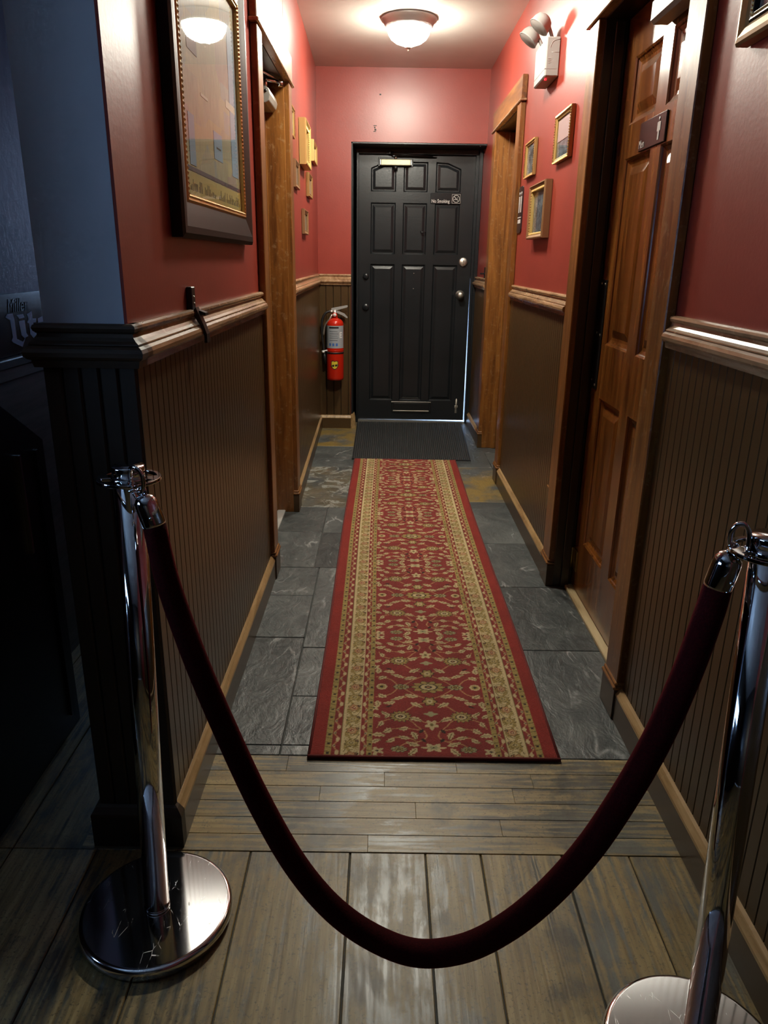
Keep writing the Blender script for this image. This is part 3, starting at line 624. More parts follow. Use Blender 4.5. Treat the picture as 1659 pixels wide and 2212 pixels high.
# wedge fillers above the arched top panels
sl.prism([(-0.118, 2.02), (-0.02, 2.062), (0.082, 2.068), (-0.118, 2.068)], YD, YD + 0.02, 'y'); sl.prism([(0.594, 2.02), (0.594, 2.068), (0.394, 2.068), (0.49, 2.062)], YD, YD + 0.02, 'y')
sl.build('slab', 'black_door', d1)
INS, DEP = (0.0, 0.010, 0.016, 0.036, 0.04), (0.0, -0.012, -0.012, -0.002, -0.002)
for i in (1, 3, 5):
    for j in (1, 3, 5):
        u0, u1, v0, v1 = us[i], us[i + 1], vv[j], vv[j + 1]
        poly = [(u0, v0), (u1, v0), (u1, v1), (u0, v1)]
        if j == 5 and i == 1: poly = [(u0, v0), (u1, v0), (u1, 2.068), (-0.02, 2.062), (u0, 2.02)]
        if j == 5 and i == 5: poly = [(u0, v0), (u1, v0), (u1, 2.02), (0.49, 2.062), (u0, 2.068)]
        panel(MB(), poly, pl, INS, DEP).build('panel', 'black_door', d1)
# hardware
ms = MB(); ms.box(0.075, 0.418, YD - 0.006, YD, 0.088, 0.178, 0.002); msb = ms.build('mail_slot', 'black_metal', d1)
MB().box(0.095, 0.398, YD - 0.012, YD - 0.006, 0.108, 0.165, 0.002).build('flap', 'black_metal', msb)
MB().box(0.09, 0.40, YD - 0.014, YD - 0.006, 0.095, 0.103, 0.001).box(0.075, 0.418, YD - 0.010, YD - 0.005, 0.172, 0.178, 0.001).build('lip', 'nickel', msb)
def knob(x, z, bolt=False, mat='nickel', r=0.030):
    if bolt:
        o = MB().lathe([(0.0, 0.0), (r, 0.0), (r, 0.010), (r * .8, 0.018), (0.0, 0.018)], axis='y', o=(x, YD, z), seg=32)
        for i, v in enumerate(o.v): o.v[i] = (v[0], 2 * YD - v[1], v[2])
        b = o.build('deadbolt', mat, d1); MB().box(x - 0.004, x + 0.004, YD - 0.034, YD - 0.017, z - 0.014, z + 0.014, 0.002).build('thumb_turn', mat, b)
    else:
        o = MB().lathe([(0.0, 0.0), (r, 0.0), (r, 0.006), (0.014, 0.012), (0.012, 0.03), (0.022, 0.038), (0.027, 0.05), (0.024, 0.062), (0.012, 0.067), (0.0, 0.067)], axis='y', o=(x, YD, z), seg=32)
        for i, v in enumerate(o.v): o.v[i] = (v[0], 2 * YD - v[1], v[2])
        o.build('knob', mat, d1)
knob(0.640, 1.329, True, r=0.036); knob(0.626, 1.071, r=0.037)
knob(-0.153, 1.206, True, 'black_door', 0.024); knob(-0.152, 0.963, True, 'black_door', 0.028)
cl = MB().box(-0.040, 0.190, YD - 0.055, YD - 0.004, 2.034, 2.078, 0.004).build('closer', 'closer_gold', d1)
MB().box(-0.062, 0.212, YD - 0.010, YD, 2.030, 2.095, 0.002).build('closer_plate', 'black_metal', cl)
MB().box(-0.048, -0.040, YD - 0.052, YD - 0.006, 2.036, 2.076, 0.002).box(0.190, 0.198, YD - 0.052, YD - 0.006, 2.036, 2.076, 0.002).build('closer_cap', 'nickel', cl)
MB().lathe([(0.0, 0), (0.016, 0), (0.016, 0.03), (0, 0.03)], o=(0.075, YD - 0.03, 2.004), seg=20).build('closer_pivot', 'black_metal', cl)
MB().lathe([(0.0, 0), (0.011, 0), (0.011, 0.025), (0, 0.025)], o=(0.075, YD - 0.03, 2.078), seg=20).build('closer_spindle', 'nickel', cl)
MB().box(0.07, 0.395, YD - 0.040, YD - 0.020, 2.098, 2.105, 0.001).build('closer_arm', 'black_metal', cl)
MB().tube([(0.39, YD - 0.03, 2.102), (0.06, YD - 0.09, 2.112), (0.03, YD - 0.05, 2.125)], 0.006, 8).build('closer_forearm', 'black_metal', cl)
MB().box(0.02, 0.05, YD - 0.06, YD - 0.02, 2.115, 2.135, 0.002).build('closer_bracket', 'black_metal', cl)
bo = MB().box(0.628, 0.646, YD - 0.004, YD, 0.085, 0.20, 0.001).build('slide_bolt', 'nickel', d1)
MB().tube([(0.637, YD - 0.008, 0.09), (0.637, YD - 0.008, 0.21)], 0.004, 10).build('bolt_rod', 'nickel', bo)
MB().box(0.622, 0.652, YD - 0.010, YD - 0.003, 0.13, 0.15, 0.002).build('bolt_guide', 'nickel', bo)
for k, (xa, za) in enumerate(((0.24, 1.235), (0.24, 1.115))): MB().lathe([(0, 0), (0.004, 0), (0.004, 0.003), (0, 0.003)], axis='y', o=(xa, YD - 0.004, za), seg=10).build('screw_head', 'nickel', d1)
hk = MB().tube([(0.325, YD, 1.555), (0.322, YD - 0.02, 1.553), (0.29, YD - 0.02, 1.55), (0.285, YD - 0.012, 1.56)], 0.004, 8).build('coat_hook', 'black_metal', d1)
# frame
nt[0] += 1
fr = struct(empty('trim_%d' % nt[0], (0.24, YD, 0)), 'black frame lining the recess of the end door')
MB().box(-0.262, -0.250, 6.112, 6.33, 0, 2.166, 0.002).box(-0.262, -0.226, 6.33, 6.44, 0, 2.166, 0.002).build('side_jamb', 'black_frame', fr)
MB().box(-0.252, -0.212, 6.33, 6.374, 0, 2.125, 0.002).build('jamb_stop', 'black_frame', fr)
MB().prism([(0.711, 0), (0.751, 0), (0.751, 2.166), (0.704, 2.166), (0.704, 1.25)], 6.345, 6.44, 'y').build('side_jamb', 'black_frame', fr)
MB().box(-0.24, -0.205, 6.424, 6.44, 0, 2.13).box(-0.24, 0.72, 6.424, 6.44, 2.095, 2.13).box(0.69, 0.72, 6.424, 6.44, 1.2, 2.13).build('rear_stop', 'black_frame', fr)
MB().box(0.722, 0.751, 6.30, 6.345, 0, 2.15, 0.002).build('jamb_stop', 'black_frame', fr)
MB().box(-0.262, 0.751, 6.13, 6.34, 2.150, 2.165, 0.002).box(-0.262, 0.751, 6.34, 6.44, 2.116, 2.165, 0.002).build('head_jamb', 'black_frame', fr)
MB().box(-0.262, 0.751, 6.112, 6.13, 2.154, 2.1655, 0.002).build('head_edge', 'black_frame', fr)
MB().prism([(-0.226, -0.004), (0.711, -0.004), (0.711, 0.013), (0.2, 0.019), (-0.226, 0.0205)], 6.355, 6.44, 'y').build('door_sill', 'nickel', fr)
MB().prism([(-0.262, 0), (-0.222, 0), (-0.226, 0.10), (-0.235, 0.135), (-0.250, 0.12), (-0.262, 0.115)], 6.085, 6.12, 'y').build('broken_trim_end', 'cap', fr)
for xa, za in ((0.715, 2.158), (0.716, 2.132)): MB().lathe([(0, 0), (0.006, 0), (0.006, 0.004), (0, 0.004)], axis='y', o=(xa - 0.012, 6.126 + (0.0 if za > 2.15 else 0.22), za - 0.003), seg=12).build('contact_button', 'label_white', fr)

# ---- men's room door (right)
XD = 0.828
d2 = struct(empty('door_2', (XD, 2.52, 0)), 'reddish wood six-panel men\'s room door on the right')
pl2 = lambda u, v, d: (XD - d, u, v)
us = [2.093, 2.205, 2.475, 2.565, 2.825, 2.944]; vv = [0.022, 0.245, 0.845, 1.045, 1.675, 1.780, 1.985, 2.122]
holes = {(i, j) for i in (1, 3) for j in (1, 3, 5)}
slab_with_holes(us, vv, holes, pl2, 0.042).build('slab', 'mens', d2)
for i in (1, 3):
    for j in (1, 3, 5):
        panel(MB(), [(us[i], vv[j]), (us[i + 1], vv[j]), (us[i + 1], vv[j + 1]), (us[i], vv[j + 1])], pl2, (0.0, 0.006, 0.009, 0.020, 0.030, 0.055, 0.058), (0.0, -0.004, -0.008, -0.014, -0.015, -0.006, -0.005)).build('panel', 'mens', d2)
MB().box(XD - 0.004, XD, 2.870, 2.944, 0.87, 1.275, 0.001).build('hinge_plate', 'black_metal', d2)
for yy, zz in ((2.93, 1.262), (2.885, 1.260), (2.932, 1.08), (2.888, 1.075), (2.935, 0.90), (2.89, 0.885)):
    MB().lathe([(0, 0), (0.0045, 0), (0.0045, 0.002), (0, 0.002)], axis='x', o=(XD - 0.006, yy, zz), seg=10).build('screw_head', 'nickel', d2)
hg = MB().box(XD - 0.003, XD, 2.885, 2.944, 0.095, 0.185, 0.001).build('hinge', 'brass', d2)
MB().lathe([(0, 0), (0.008, 0), (0.008, 0.09), (0, 0.09)], o=(XD - 0.008, 2.947, 0.095), seg=14).build('hinge_pin', 'brass', hg)
mc = MB().box(XD - 0.062, XD, 2.16, 2.52, 1.995, 2.062, 0.010).build('closer', 'grey_metal', d2)
MB().box(XD - 0.05, XD - 0.02, 2.30, 2.36, 2.062, 2.085, 0.003).build('closer_spindle', 'black_metal', mc)
MB().box(XD - 0.25, XD - 0.03, 2.318, 2.342, 2.085, 2.091, 0.001).build('closer_arm', 'black_metal', mc)
nt[0] += 1
th = struct(MB().box(0.800, 0.842, 2.09, 2.948, -0.002, 0.014, 0.003).build('trim_%d' % nt[0], 'threshold', origin=(0.82, 2.5, 0)), 'pale yellow threshold strip under the men\'s room door')
sg = empty('restroom_sign', (XD, 2.55, 1.70), 'small dark plastic Men sign with pictogram on the right-hand door', 'sign')
MB().box(XD - 0.006, XD, 2.435, 2.672, 1.678, 1.763, 0.002).build('sign_plate', 'sign_dark', sg)
text_on('Men', 0.034, 'lettering', 'sign_letter', sg, (XD - 0.0068, 2.642, 1.697), (0, -1, 0), (0, 0, 1), sx=0.9)
pm = MB()
pm.lathe([(0, 0), (0.0055, 0), (0.0055, 0.0006), (0, 0.0006)], axis='x', o=(XD - 0.0072, 2.490, 1.748), seg=14)
pm.box(XD - 0.0072, XD - 0.0066, 2.481, 2.499, 1.716, 1.740); pm.box(XD - 0.0072, XD - 0.0066, 2.4835, 2.4895, 1.690, 1.716); pm.box(XD - 0.0072, XD - 0.0066, 2.4905, 2.4965, 1.690, 1.716)
pm.box(XD - 0.0072, XD - 0.0066, 2.476, 2.480, 1.714, 1.739); pm.box(XD - 0.0072, XD - 0.0066, 2.500, 2.504, 1.714, 1.739)
pm.build('pictogram', 'sign_letter', sg)

# ---- left side door and far right door (seen edge-on inside their casings)
d3 = struct(empty('door_3', (-0.615, 3.5, 0)), 'side door set back in the left wall, seen edge-on')
pl3 = lambda u, v, d: (-0.598 + d, u, v)
us = [3.10, 3.22, 3.45, 3.55, 3.78, 3.90]; vv = [0.01, 0.24, 0.85, 1.05, 1.67, 1.78, 1.98, 2.108]
slab_with_holes(us, vv, {(i, j) for i in (1, 3) for j in (1, 3, 5)}, pl3, 0.035).build('slab', 'mens', d3)
for i in (1, 3):
    for j in (1, 3, 5): panel(MB(), [(us[i], vv[j]), (us[i + 1], vv[j]), (us[i + 1], vv[j + 1]), (us[i], vv[j + 1])], pl3, (0, 0.01, 0.03, 0.055), (0, -0.012, -0.013, -0.005)).build('panel', 'mens', d3)
lc = MB(); prof = [(-0.030, -0.034), (0.010, -0.034), (0.026, -0.024), (0.032, 0.0), (0.026, 0.024), (0.010, 0.034), (-0.030, 0.034)]
lcb = lc.prism([(-0.545 + a_ * 1.05, 2.012 + b_) for a_, b_ in prof], 3.655, 3.885, 'y').build('closer', 'grey_metal', d3); bevel(lcb, 0.004, 2)
for a_, b_ in ((-0.558, 2.028), (-0.532, 2.026), (-0.546, 1.996)): MB().lathe([(0, 0), (0.006, 0), (0.006, 0.003), (0, 0.003)], axis='y', o=(a_, 3.653, b_), seg=12).build('closer_screw', 'black_metal', lcb)
MB().box(-0.59, -0.575, 3.66, 3.72, 2.03, 2.10, 0.002).build('closer_mount', 'black_metal', lcb)
MB().tube([(-0.54, 3.70, 2.045), (-0.54, 3.70, 2.082)], 0.010, 14).tube([(-0.54, 3.70, 2.078), (-0.485, 3.80, 2.086)], 0.006, 8).build('closer_arm', 'chrome', lcb)
MB().tube([(-0.485, 3.80, 2.070), (-0.485, 3.80, 2.098)], 0.011, 12).tube([(-0.485, 3.80, 2.092), (-0.555, 3.62, 2.100)], 0.005, 8).build('closer_elbow', 'chrome', lcb)
nt[0] += 1
struct(MB().box(-0.60, -0.530, 3.10, 3.90, -0.002, 0.012, 0.003).build('trim_%d' % nt[0], 'marble', origin=(-0.5, 3.5, 0)), 'white marble saddle in the left side doorway')
d4 = struct(empty('door_4', (0.87, 5.0, 0)), 'wooden door set back in the far right doorway')
pl4 = lambda u, v, d: (0.848 - d, u, v)
us = [4.625, 4.73, 4.99, 5.08, 5.36, 5.466]; vv = [0.012, 0.24, 0.85, 1.05, 1.70, 1.80, 2.02, 2.152]
slab_with_holes(us, vv, {(i, j) for i in (1, 3) for j in (1, 3, 5)}, pl4, 0.04).build('slab', 'mens', d4)
for i in (1, 3):
    for j in (1, 3, 5): panel(MB(), [(us[i], vv[j]), (us[i + 1], vv[j]), (us[i + 1], vv[j + 1]), (us[i], vv[j + 1])], pl4, (0, 0.01, 0.03, 0.055), (0, -0.012, -0.013, -0.005)).build('panel', 'mens', d4)
for zz in (0.25, 1.08, 1.85): MB().lathe([(0, 0), (0.007, 0), (0.007, 0.09), (0, 0.09)], o=(0.838, 5.466, zz), seg=12).build('hinge', 'brass', d4)

# ================================================================ CEILING LIGHT
def ceiling_light(LX, LY, label):
    r = empty('ceiling_light', (LX, LY, CEIL), label, 'lamp', 'ceiling lights along the hall')
    MB().lathe([(0.0, CEIL), (0.158, CEIL), (0.164, CEIL - 0.006), (0.160, CEIL - 0.014), (0.148, CEIL - 0.022), (0.140, CEIL - 0.040), (0.132, CEIL - 0.052), (0.128, CEIL - 0.050), (0.0, CEIL - 0.045)], LX, LY, 64).build('rim', 'rim', r)
    MB().lathe([(0.124, CEIL - 0.046), (0.125, CEIL - 0.060), (0.118, CEIL - 0.082), (0.103, CEIL - 0.104), (0.078, CEIL - 0.122), (0.048, CEIL - 0.133), (0.026, CEIL - 0.140), (0.017, CEIL - 0.147), (0.0, CEIL - 0.147)], LX, LY, 32).build('dome', 'dome', r)
    MB().lathe([(0.0, CEIL - 0.144), (0.019, CEIL - 0.145), (0.021, CEIL - 0.149), (0.014, CEIL - 0.154), (0.006, CEIL - 0.157), (0.007, CEIL - 0.162), (0.004, CEIL - 0.167), (0.0, CEIL - 0.168)], LX, LY, 24).build('finial', 'nickel', r)
ceiling_light(0.12, 4.955, 'lit frosted dome ceiling light with pewter rim near the end door')
ceiling_light(0.12, 3.42, 'second lit dome ceiling light, above the frame, between the men\'s room and the side door')

# ================================================================ ROPE BARRIER
def stanchion(bx, by, lean, label):
    """round weighted base, tube pole leaning by lean (dx per dz), slotted collar plate and flat cap"""
    r = empty('rope_stanchion', (bx, by, 0), label, 'stanchion', 'stanchions holding the velvet rope'); H0 = 0.968
    sh = lambda m: [m.v.__setitem__(i, (p[0] + lean * p[2], p[1], p[2])) for i, p in enumerate(m.v)] and m
    b = MB().lathe([(0.0, 0.002), (0.150, 0.002), (0.155, 0.006), (0.157, 0.020), (0.156, 0.026), (0.152, 0.030), (0.147, 0.0310), (0.146, 0.0310), (0.0, 0.0310)], bx, by, 96).build('base', 'base_metal', r)
    MB().lathe([(0.0, 0.0), (0.145, 0.0), (0.145, 0.003), (0, 0.003)], bx, by, 48).build('base_pad', 'rubber', b)
    m = MB().lathe([(0.0, 0.031), (0.0252, 0.031), (0.0252, H0), (0.0, H0)], 0, 0, 40); sh(m)
    m.v = [(p[0] + bx, p[1] + by, p[2]) for p in m.v]; m.build('pole', 'chrome', r)
    m = MB().lathe([(0.0, 0.031), (0.0262, 0.031), (0.0262, 0.036), (0.0253, 0.038), (0.0, 0.038)], 0, 0, 40); sh(m)
    m.v = [(p[0] + bx, p[1] + by, p[2]) for p in m.v]; m.build('foot_collar', 'chrome', r)
    tx = bx + lean * H0
    keep = lambda i, j: not (i == 1 and (j % 16) in range(3, 13))
    cp = MB().cells([0.0005, 0.030, 0.045, 0.0535], 64, keep, H0, H0 + 0.006, tx, by).build('collar_plate', 'chrome', r); bevel(cp, 0.0012, 2)
    MB().lathe([(0.0, H0 + 0.005), (0.0275, H0 + 0.005), (0.0275, H0 + 0.024), (0.0265, H0 + 0.0265), (0.0, H0 + 0.027)], tx, by, 40).build('cap', 'chrome', r)
    return r
stanchion(-0.462, 1.216, 0.032, 'chrome stanchion with round base at the left, in front of the blue-grey wall end')
stanchion(0.562, 0.918, -0.044, 'chrome stanchion cut off at the right edge of the frame')
RP = [(-0.375, 1.153, 0.913), (-0.358, 1.149, 0.805), (-0.317, 1.137, 0.663), (-0.267, 1.125, 0.521), (-0.213, 1.111, 0.387), (-0.150, 1.094, 0.265), (-0.080, 1.076, 0.179), (-0.002, 1.056, 0.131), (0.078, 1.035, 0.119),
      (0.158, 1.014, 0.155), (0.228, 0.996, 0.224), (0.290, 0.980, 0.316), (0.345, 0.965, 0.428), (0.388, 0.954, 0.545), (0.421, 0.946, 0.656), (0.445, 0.940, 0.767), (0.460, 0.935, 0.866), (0.466, 0.934, 0.915)]
def catmull(P, n=10):
    P = [Vector(p) for p in P]; Q = [P[0] * 2 - P[1]] + P + [P[-1] * 2 - P[-2]]; out = []
    for i in range(1, len(Q) - 2):
        a_, b_, c_, d_ = Q[i - 1:i + 3]
        for k in range(n):
            t = k / n; out.append(tuple(0.5 * ((2 * b_) + (c_ - a_) * t + (2 * a_ - 5 * b_ + 4 * c_ - d_) * t * t + (3 * b_ - a_ - 3 * c_ + d_) * t ** 3)))
    out.append(tuple(P[-1])); return out
vr = empty('velvet_rope', (0.078, 1.035, 0.09), 'dark red velvet rope hanging in a deep curve between the two stanchions', 'rope')
rc = catmull(RP); MB().tube(rc, [0.0188 + 0.0050 * math.sin(PI * k / (len(rc) - 1)) ** 0.8 for k in range(len(rc))], 28).build('rope', 'velvet', vr)
def end_fitting(p, d, hook, lever):
    """chrome cap over the rope end, with a swivel eye and an open snap hook reaching through the collar plate"""
    p, d = Vector(p), Vector(d).normalized(); side = d.cross(Vector((0, 1, 0))).normalized(); oth = d.cross(side)
    R = Matrix((side, oth, d)).transposed()
    m = MB().lathe([(0.0, -0.004), (0.0190, -0.004), (0.0196, 0.0), (0.0192, 0.032), (0.0180, 0.040), (0.0135, 0.047), (0.007, 0.0505), (0.0, 0.051)], 0, 0, 32); m.v = [tuple(p + R @ Vector(v)) for v in m.v]; c = m.build('end_cap', 'chrome', vr)
    m = MB().lathe([(0, 0), (0.003, 0), (0.003, 0.004), (0, 0.004)], axis='y', o=(0.0, 0, 0.012), seg=10); m.v = [tuple(p + R @ Vector((v[0] - 0.006, 0.0175 + v[1], v[2]))) for v in m.v]; m.build('set_screw', 'chrome', c)
    e = p + d * 0.056
    ring = [tuple(e + (side * math.cos(t) + d * math.sin(t)) * 0.0065) for t in np.linspace(0, 2 * PI, 20, endpoint=False)]
    MB().tube(ring, 0.0026, 8, closed=True).build('swivel_eye', 'chrome', c)
    hk_ = catmull(hook, 6); MB().tube(hk_, [0.0036] * (len(hk_) - 3) + [0.003, 0.0026, 0.002], 10).build('snap_hook', 'chrome', vr)
    MB().tube(lever, [0.0030, 0.0024, 0.0030], 8).build('hook_lever', 'chrome', vr)
end_fitting(RP[0], (-0.017, 0.004, 0.055), [(-0.392, 1.157, 0.962), (-0.387, 1.155, 0.978), (-0.388, 1.154, 0.997), (-0.398, 1.157, 1.007), (-0.409, 1.165, 1.003), (-0.414, 1.175, 0.985), (-0.413, 1.178, 0.962), (-0.407, 1.172, 0.950)],
            [(-0.396, 1.157, 0.966), (-0.404, 1.153, 0.970), (-0.411, 1.151, 0.967)])
end_fitting(RP[-1], (0.010, -0.002, 0.055), [(0.4755, 0.932, 0.966), (0.470, 0.931, 0.978), (0.468, 0.929, 0.993), (0.473, 0.926, 1.005), (0.482, 0.922, 1.006), (0.488, 0.919, 0.994), (0.4885, 0.917, 0.972), (0.484, 0.919, 0.958)],
            [(0.478, 0.931, 0.970), (0.488, 0.927, 0.972), (0.494, 0.925, 0.977)])

# ================================================================ RUNNER AND MAT
def paint_rug(W, L, h):
    nu, nv = int(round(W / h)) + 1, int(round(L / h)) + 1
    RED, ORED = np.array((0.250, 0.032, 0.026)), np.array((0.265, 0.022, 0.014)); CRM = np.array((0.56, 0.44, 0.23)); GLD = np.array((0.37, 0.27, 0.085)); DRK = np.array((0.040, 0.022, 0.014)); TAN = np.array((0.45, 0.23, 0.10)); OLV = np.array((0.17, 0.12, 0.035)); GRN = np.array((0.36, 0.33, 0.17))
    # --- one quadrant of the repeating field: x from the middle outwards, y from a medallion to half a repeat
    P = 0.70; hx = int(round(0.182 / h)) + 2; hy = int(round(P / 2 / h)) + 1
    X, Y = np.meshgrid(np.arange(hx) * h, np.arange(hy) * h, indexing='ij'); T = np.empty((hx, hy, 3)); T[:] = RED
    def put(mask, c): T[mask] = c
    def vine(pts, wd, c):
        Q = np.array(catmull([(a_, b_, 0) for a_, b_ in pts], 14))[:, :2]; d = np.full(X.shape, 9.0)
        for q in Q: d = np.minimum(d, (X - q[0]) ** 2 + (Y - q[1]) ** 2)
        put(d < wd * wd, c)
    def polar(cx, cy, sx=1.0, sy=1.0):
        dx, dy = (X - cx) / sx, (Y - cy) / sy; return np.hypot(dx, dy), np.arctan2(dy, dx)
    def rosette(cx, cy, r, n, sx=1.0, sy=1.0, cols=None):
        d, a_ = polar(cx, cy, sx, sy); wob = 1 + 0.13 * np.cos(n * a_)
        put(d < (r + 0.0022) * wob, DRK); put(d < r * wob, cols[0]); put((d < r * wob) & (np.cos(n * a_) < -0.75), OLV)
        put(d < r * 0.62, DRK); put(d < r * 0.52, cols[1]); put(d < r * 0.27, DRK); put(d < r * 0.13, TAN)
    def leaf(cx, cy, ln, wd, ang, c=CRM, vein=True):
        ca, sa = math.cos(ang), math.sin(ang); u = (X - cx) * ca + (Y - cy) * sa; v = -(X - cx) * sa + (Y - cy) * ca
        ln, wd = ln * 1.18, wd * 1.28; t = np.clip((u + ln) / (2 * ln), 0, 1); half = wd * np.sin(PI * t) ** 0.7 * (1 - 0.45 * t) * (1 + 0.22 * np.cos(t * 22)); inside = (np.abs(u) < ln) & (np.abs(v - 0.25 * wd * np.sin(PI * t)) < half)
        put(inside, c)
        if vein: put(inside & (np.abs(v - 0.25 * wd * np.sin(PI * t)) < 0.0014) & (t > 0.2), OLV)
    for pts in (((0.0, 0.072), (0.02, 0.062), (0.045, 0.045), (0.07, 0.02), (0.08, 0.004)), ((0.018, 0.092), (0.045, 0.105), (0.07, 0.13), (0.09, 0.155)), ((0.085, 0.175), (0.060, 0.192), (0.045, 0.215), (0.022, 0.245), (0.020, 0.272), (0.045, 0.292), (0.080, 0.300), (0.10, 0.318)),
                ((0.022, 0.24), (0.05, 0.232), (0.09, 0.226), (0.135, 0.236)), ((0.11, 0.178), (0.135, 0.185), (0.152, 0.20), (0.164, 0.225)), ((0.1, 0.01), (0.12, 0.04), (0.145, 0.055), (0.168, 0.060)), ((0.045, 0.046), (0.08, 0.062), (0.12, 0.078)), ((0.045, 0.292), (0.07, 0.275), (0.11, 0.272), (0.13, 0.283)),
                ((0.0, 0.205), (0.02, 0.195), (0.045, 0.182))): vine(pts, 0.0023, TAN)
    for a_ in ((0.042, 0.105, 0.020, 0.0095, 2.5), (0.058, 0.050, 0.020, 0.010, -0.35), (0.102, 0.066, 0.022, 0.008, 0.5), (0.150, 0.052, 0.014, 0.010, -0.6), (0.128, 0.092, 0.017, 0.009, 0.2), (0.048, 0.182, 0.019, 0.010, 2.7), (0.155, 0.205, 0.013, 0.008, 1.2), (0.135, 0.165, 0.012, 0.006, 1.0),
               (0.140, 0.150, 0.015, 0.007, -0.7), (0.086, 0.226, 0.013, 0.010, 0.3), (0.135, 0.238, 0.014, 0.010, 0.8), (0.055, 0.262, 0.017, 0.009, 1.9), (0.085, 0.270, 0.016, 0.008, -0.3), (0.125, 0.285, 0.014, 0.008, 0.6), (0.060, 0.300, 0.018, 0.009, -0.4), (0.062, 0.335, 0.017, 0.009, 0.9), (0.166, 0.100, 0.016, 0.010, 1.57), (0.168, 0.165, 0.014, 0.008, 2.6),
               (0.158, 0.262, 0.017, 0.010, 3.0), (0.165, 0.290, 0.015, 0.008, -2.6)): leaf(*a_)
    leaf(0.034, 0.240, 0.010, 0.005, 1.0, DRK, False); leaf(0.028, 0.285, 0.009, 0.005, 2.2, DRK, False); leaf(0.13, 0.112, 0.009, 0.004, 0.4, DRK, False)
    rosette(0.0, 0.0, 0.033, 10, 1.5, 0.95, (GLD, CRM)); rosette(0.088, 0.0, 0.019, 9, 1.25, 0.75, (GRN, GLD)); d, a_ = polar(0.152, 0.0); put(d < 0.0175 * (1 + 0.05 * np.cos(8 * a_)), CRM); put(d < 0.0115, GLD); put(d < 0.0055, DRK)
    rosette(0.093, 0.166, 0.0265, 13, 1.12, 0.95, (GLD, CRM)); rosette(0.100, 0.326, 0.017, 9, 1.25, 0.75, (GRN, GLD))
    d, a_ = polar(0.0, 0.083, 0.9, 1.0); put(d < 0.0235 * (1 + 0.16 * np.cos(6 * a_)), DRK); put(d < 0.0205 * (1 + 0.16 * np.cos(6 * a_)), GLD); put((d < 0.012), CRM); put(d < 0.004, OLV)
    d, a_ = polar(0.0, 0.152, 1.3, 0.8); put(d < 0.014 * (1 + 0.22 * np.cos(4 * a_)), GRN)
    d, a_ = polar(0.0, 0.208, 0.95, 1.15); put(d < 0.018 * (1 + 0.3 * np.cos(5 * (a_ - PI / 2))), CRM); put(d < 0.006, OLV)
    d, a_ = polar(0.0, 0.318, 1.5, 0.85); put(d < 0.019 * (1 + 0.3 * np.cos(6 * a_)), CRM); put(d < 0.009 * (1 + 0.3 * np.cos(6 * a_)), GRN); put(d < 0.003, DRK)
    d, a_ = polar(0.163, 0.334, 1.15, 0.9); put(d < 0.015 * (1 + 0.35 * np.cos(5 * a_)), CRM); put(d < 0.004, DRK)
    d, a_ = polar(0.176, 0.122, 1.0, 1.0); put(d < 0.014 * (1 + 0.3 * np.cos(5 * a_)), CRM); put(d < 0.004, DRK)
    # --- lay out the whole rug
    iu = np.arange(nu); iv = np.arange(nv); u = iu * h; v = iv * h
    xm = np.abs(u - W / 2); ph = (v - 0.36 + P * 4) % P; ph = np.minimum(ph, P - ph)
    ix = np.clip(np.round(xm / h).astype(int), 0, hx - 1); iy = np.clip(np.round(ph / h).astype(int), 0, hy - 1)
    C = T[ix][:, iy].copy()
    E_ = np.minimum(u, W - u)[:, None] * np.ones((1, nv)); V = np.ones((nu, 1)) * v[None, :]
    def setm(m, c): C[m] = c
    b = [0.0, 0.043, 0.061, 0.084, 0.143, 0.162, 0.178]
    setm(E_ < b[6], GLD)
    gold = ((E_ >= b[1]) & (E_ < b[2])) | ((E_ >= b[5]) & (E_ < b[6])); setm(gold, GLD); sp = np.abs(((V + 0.3 * E_) % 0.0215) - 0.0107)
    setm(gold & (sp < 0.0016), OLV); setm(gold & (np.abs(((V + 0.011) % 0.043) - 0.0215) < 0.004) & (np.abs(np.where(E_ < 0.1, E_ - 0.052, E_ - 0.170)) < 0.0035), DRK)
    for lo, hi, sgn in ((b[2], b[3], 1), (b[4], b[5], -1)):
        m = (E_ >= lo) & (E_ < hi); setm(m, RED * 0.95); mid = (lo + hi) / 2; amp = (hi - lo) * 0.27
        wv = mid + sgn * amp * np.sin(2 * PI * V / 0.060); setm(m & (np.abs(E_ - wv) < 0.0026), TAN)
        setm(m & (np.hypot((E_ - mid - sgn * amp * 0.6) * 1.3, ((V - 0.015) % 0.060) - 0.030 + 0.030) < 0.0) , CRM)
        cr = np.hypot((E_ - (mid + sgn * amp * 0.7)) * 1.5, (((V - 0.015 + 0.03) % 0.060) - 0.030) * 0.8); setm(m & (cr < 0.0085), CRM)
        cr2 = np.hypot((E_ - (mid - sgn * amp * 0.7)) * 1.2, (((V - 0.045 + 0.03) % 0.060) - 0.030)); setm(m & (cr2 < 0.0055), CRM * 0.85); setm(m & (cr2 < 0.0028), DRK)
    m = (E_ >= b[3]) & (E_ < b[4]); setm(m, CRM * 1.05); t = (E_ - b[3]) / (b[4] - b[3])
    for k, (pv, off, ru, rv) in enumerate(((0.118, 0.0, 0.015, 0.017), (0.118, 0.059, 0.017, 0.014))):
        dd = np.hypot((t - 0.55) * (b[4] - b[3]) / ru, ((V + off + pv / 2) % pv - pv / 2) / rv); an = np.arctan2(((V + off + pv / 2) % pv - pv / 2), (t - 0.55) * 0.059)
        wob = 1 + 0.15 * np.cos(7 * an); setm(m & (dd < 1.12 * wob), OLV); setm(m & (dd < 0.95 * wob), GLD if k else TAN); setm(m & (dd < 0.55), CRM); setm(m & (dd < 0.42), OLV if k else RED); setm(m & (dd < 0.2), CRM)
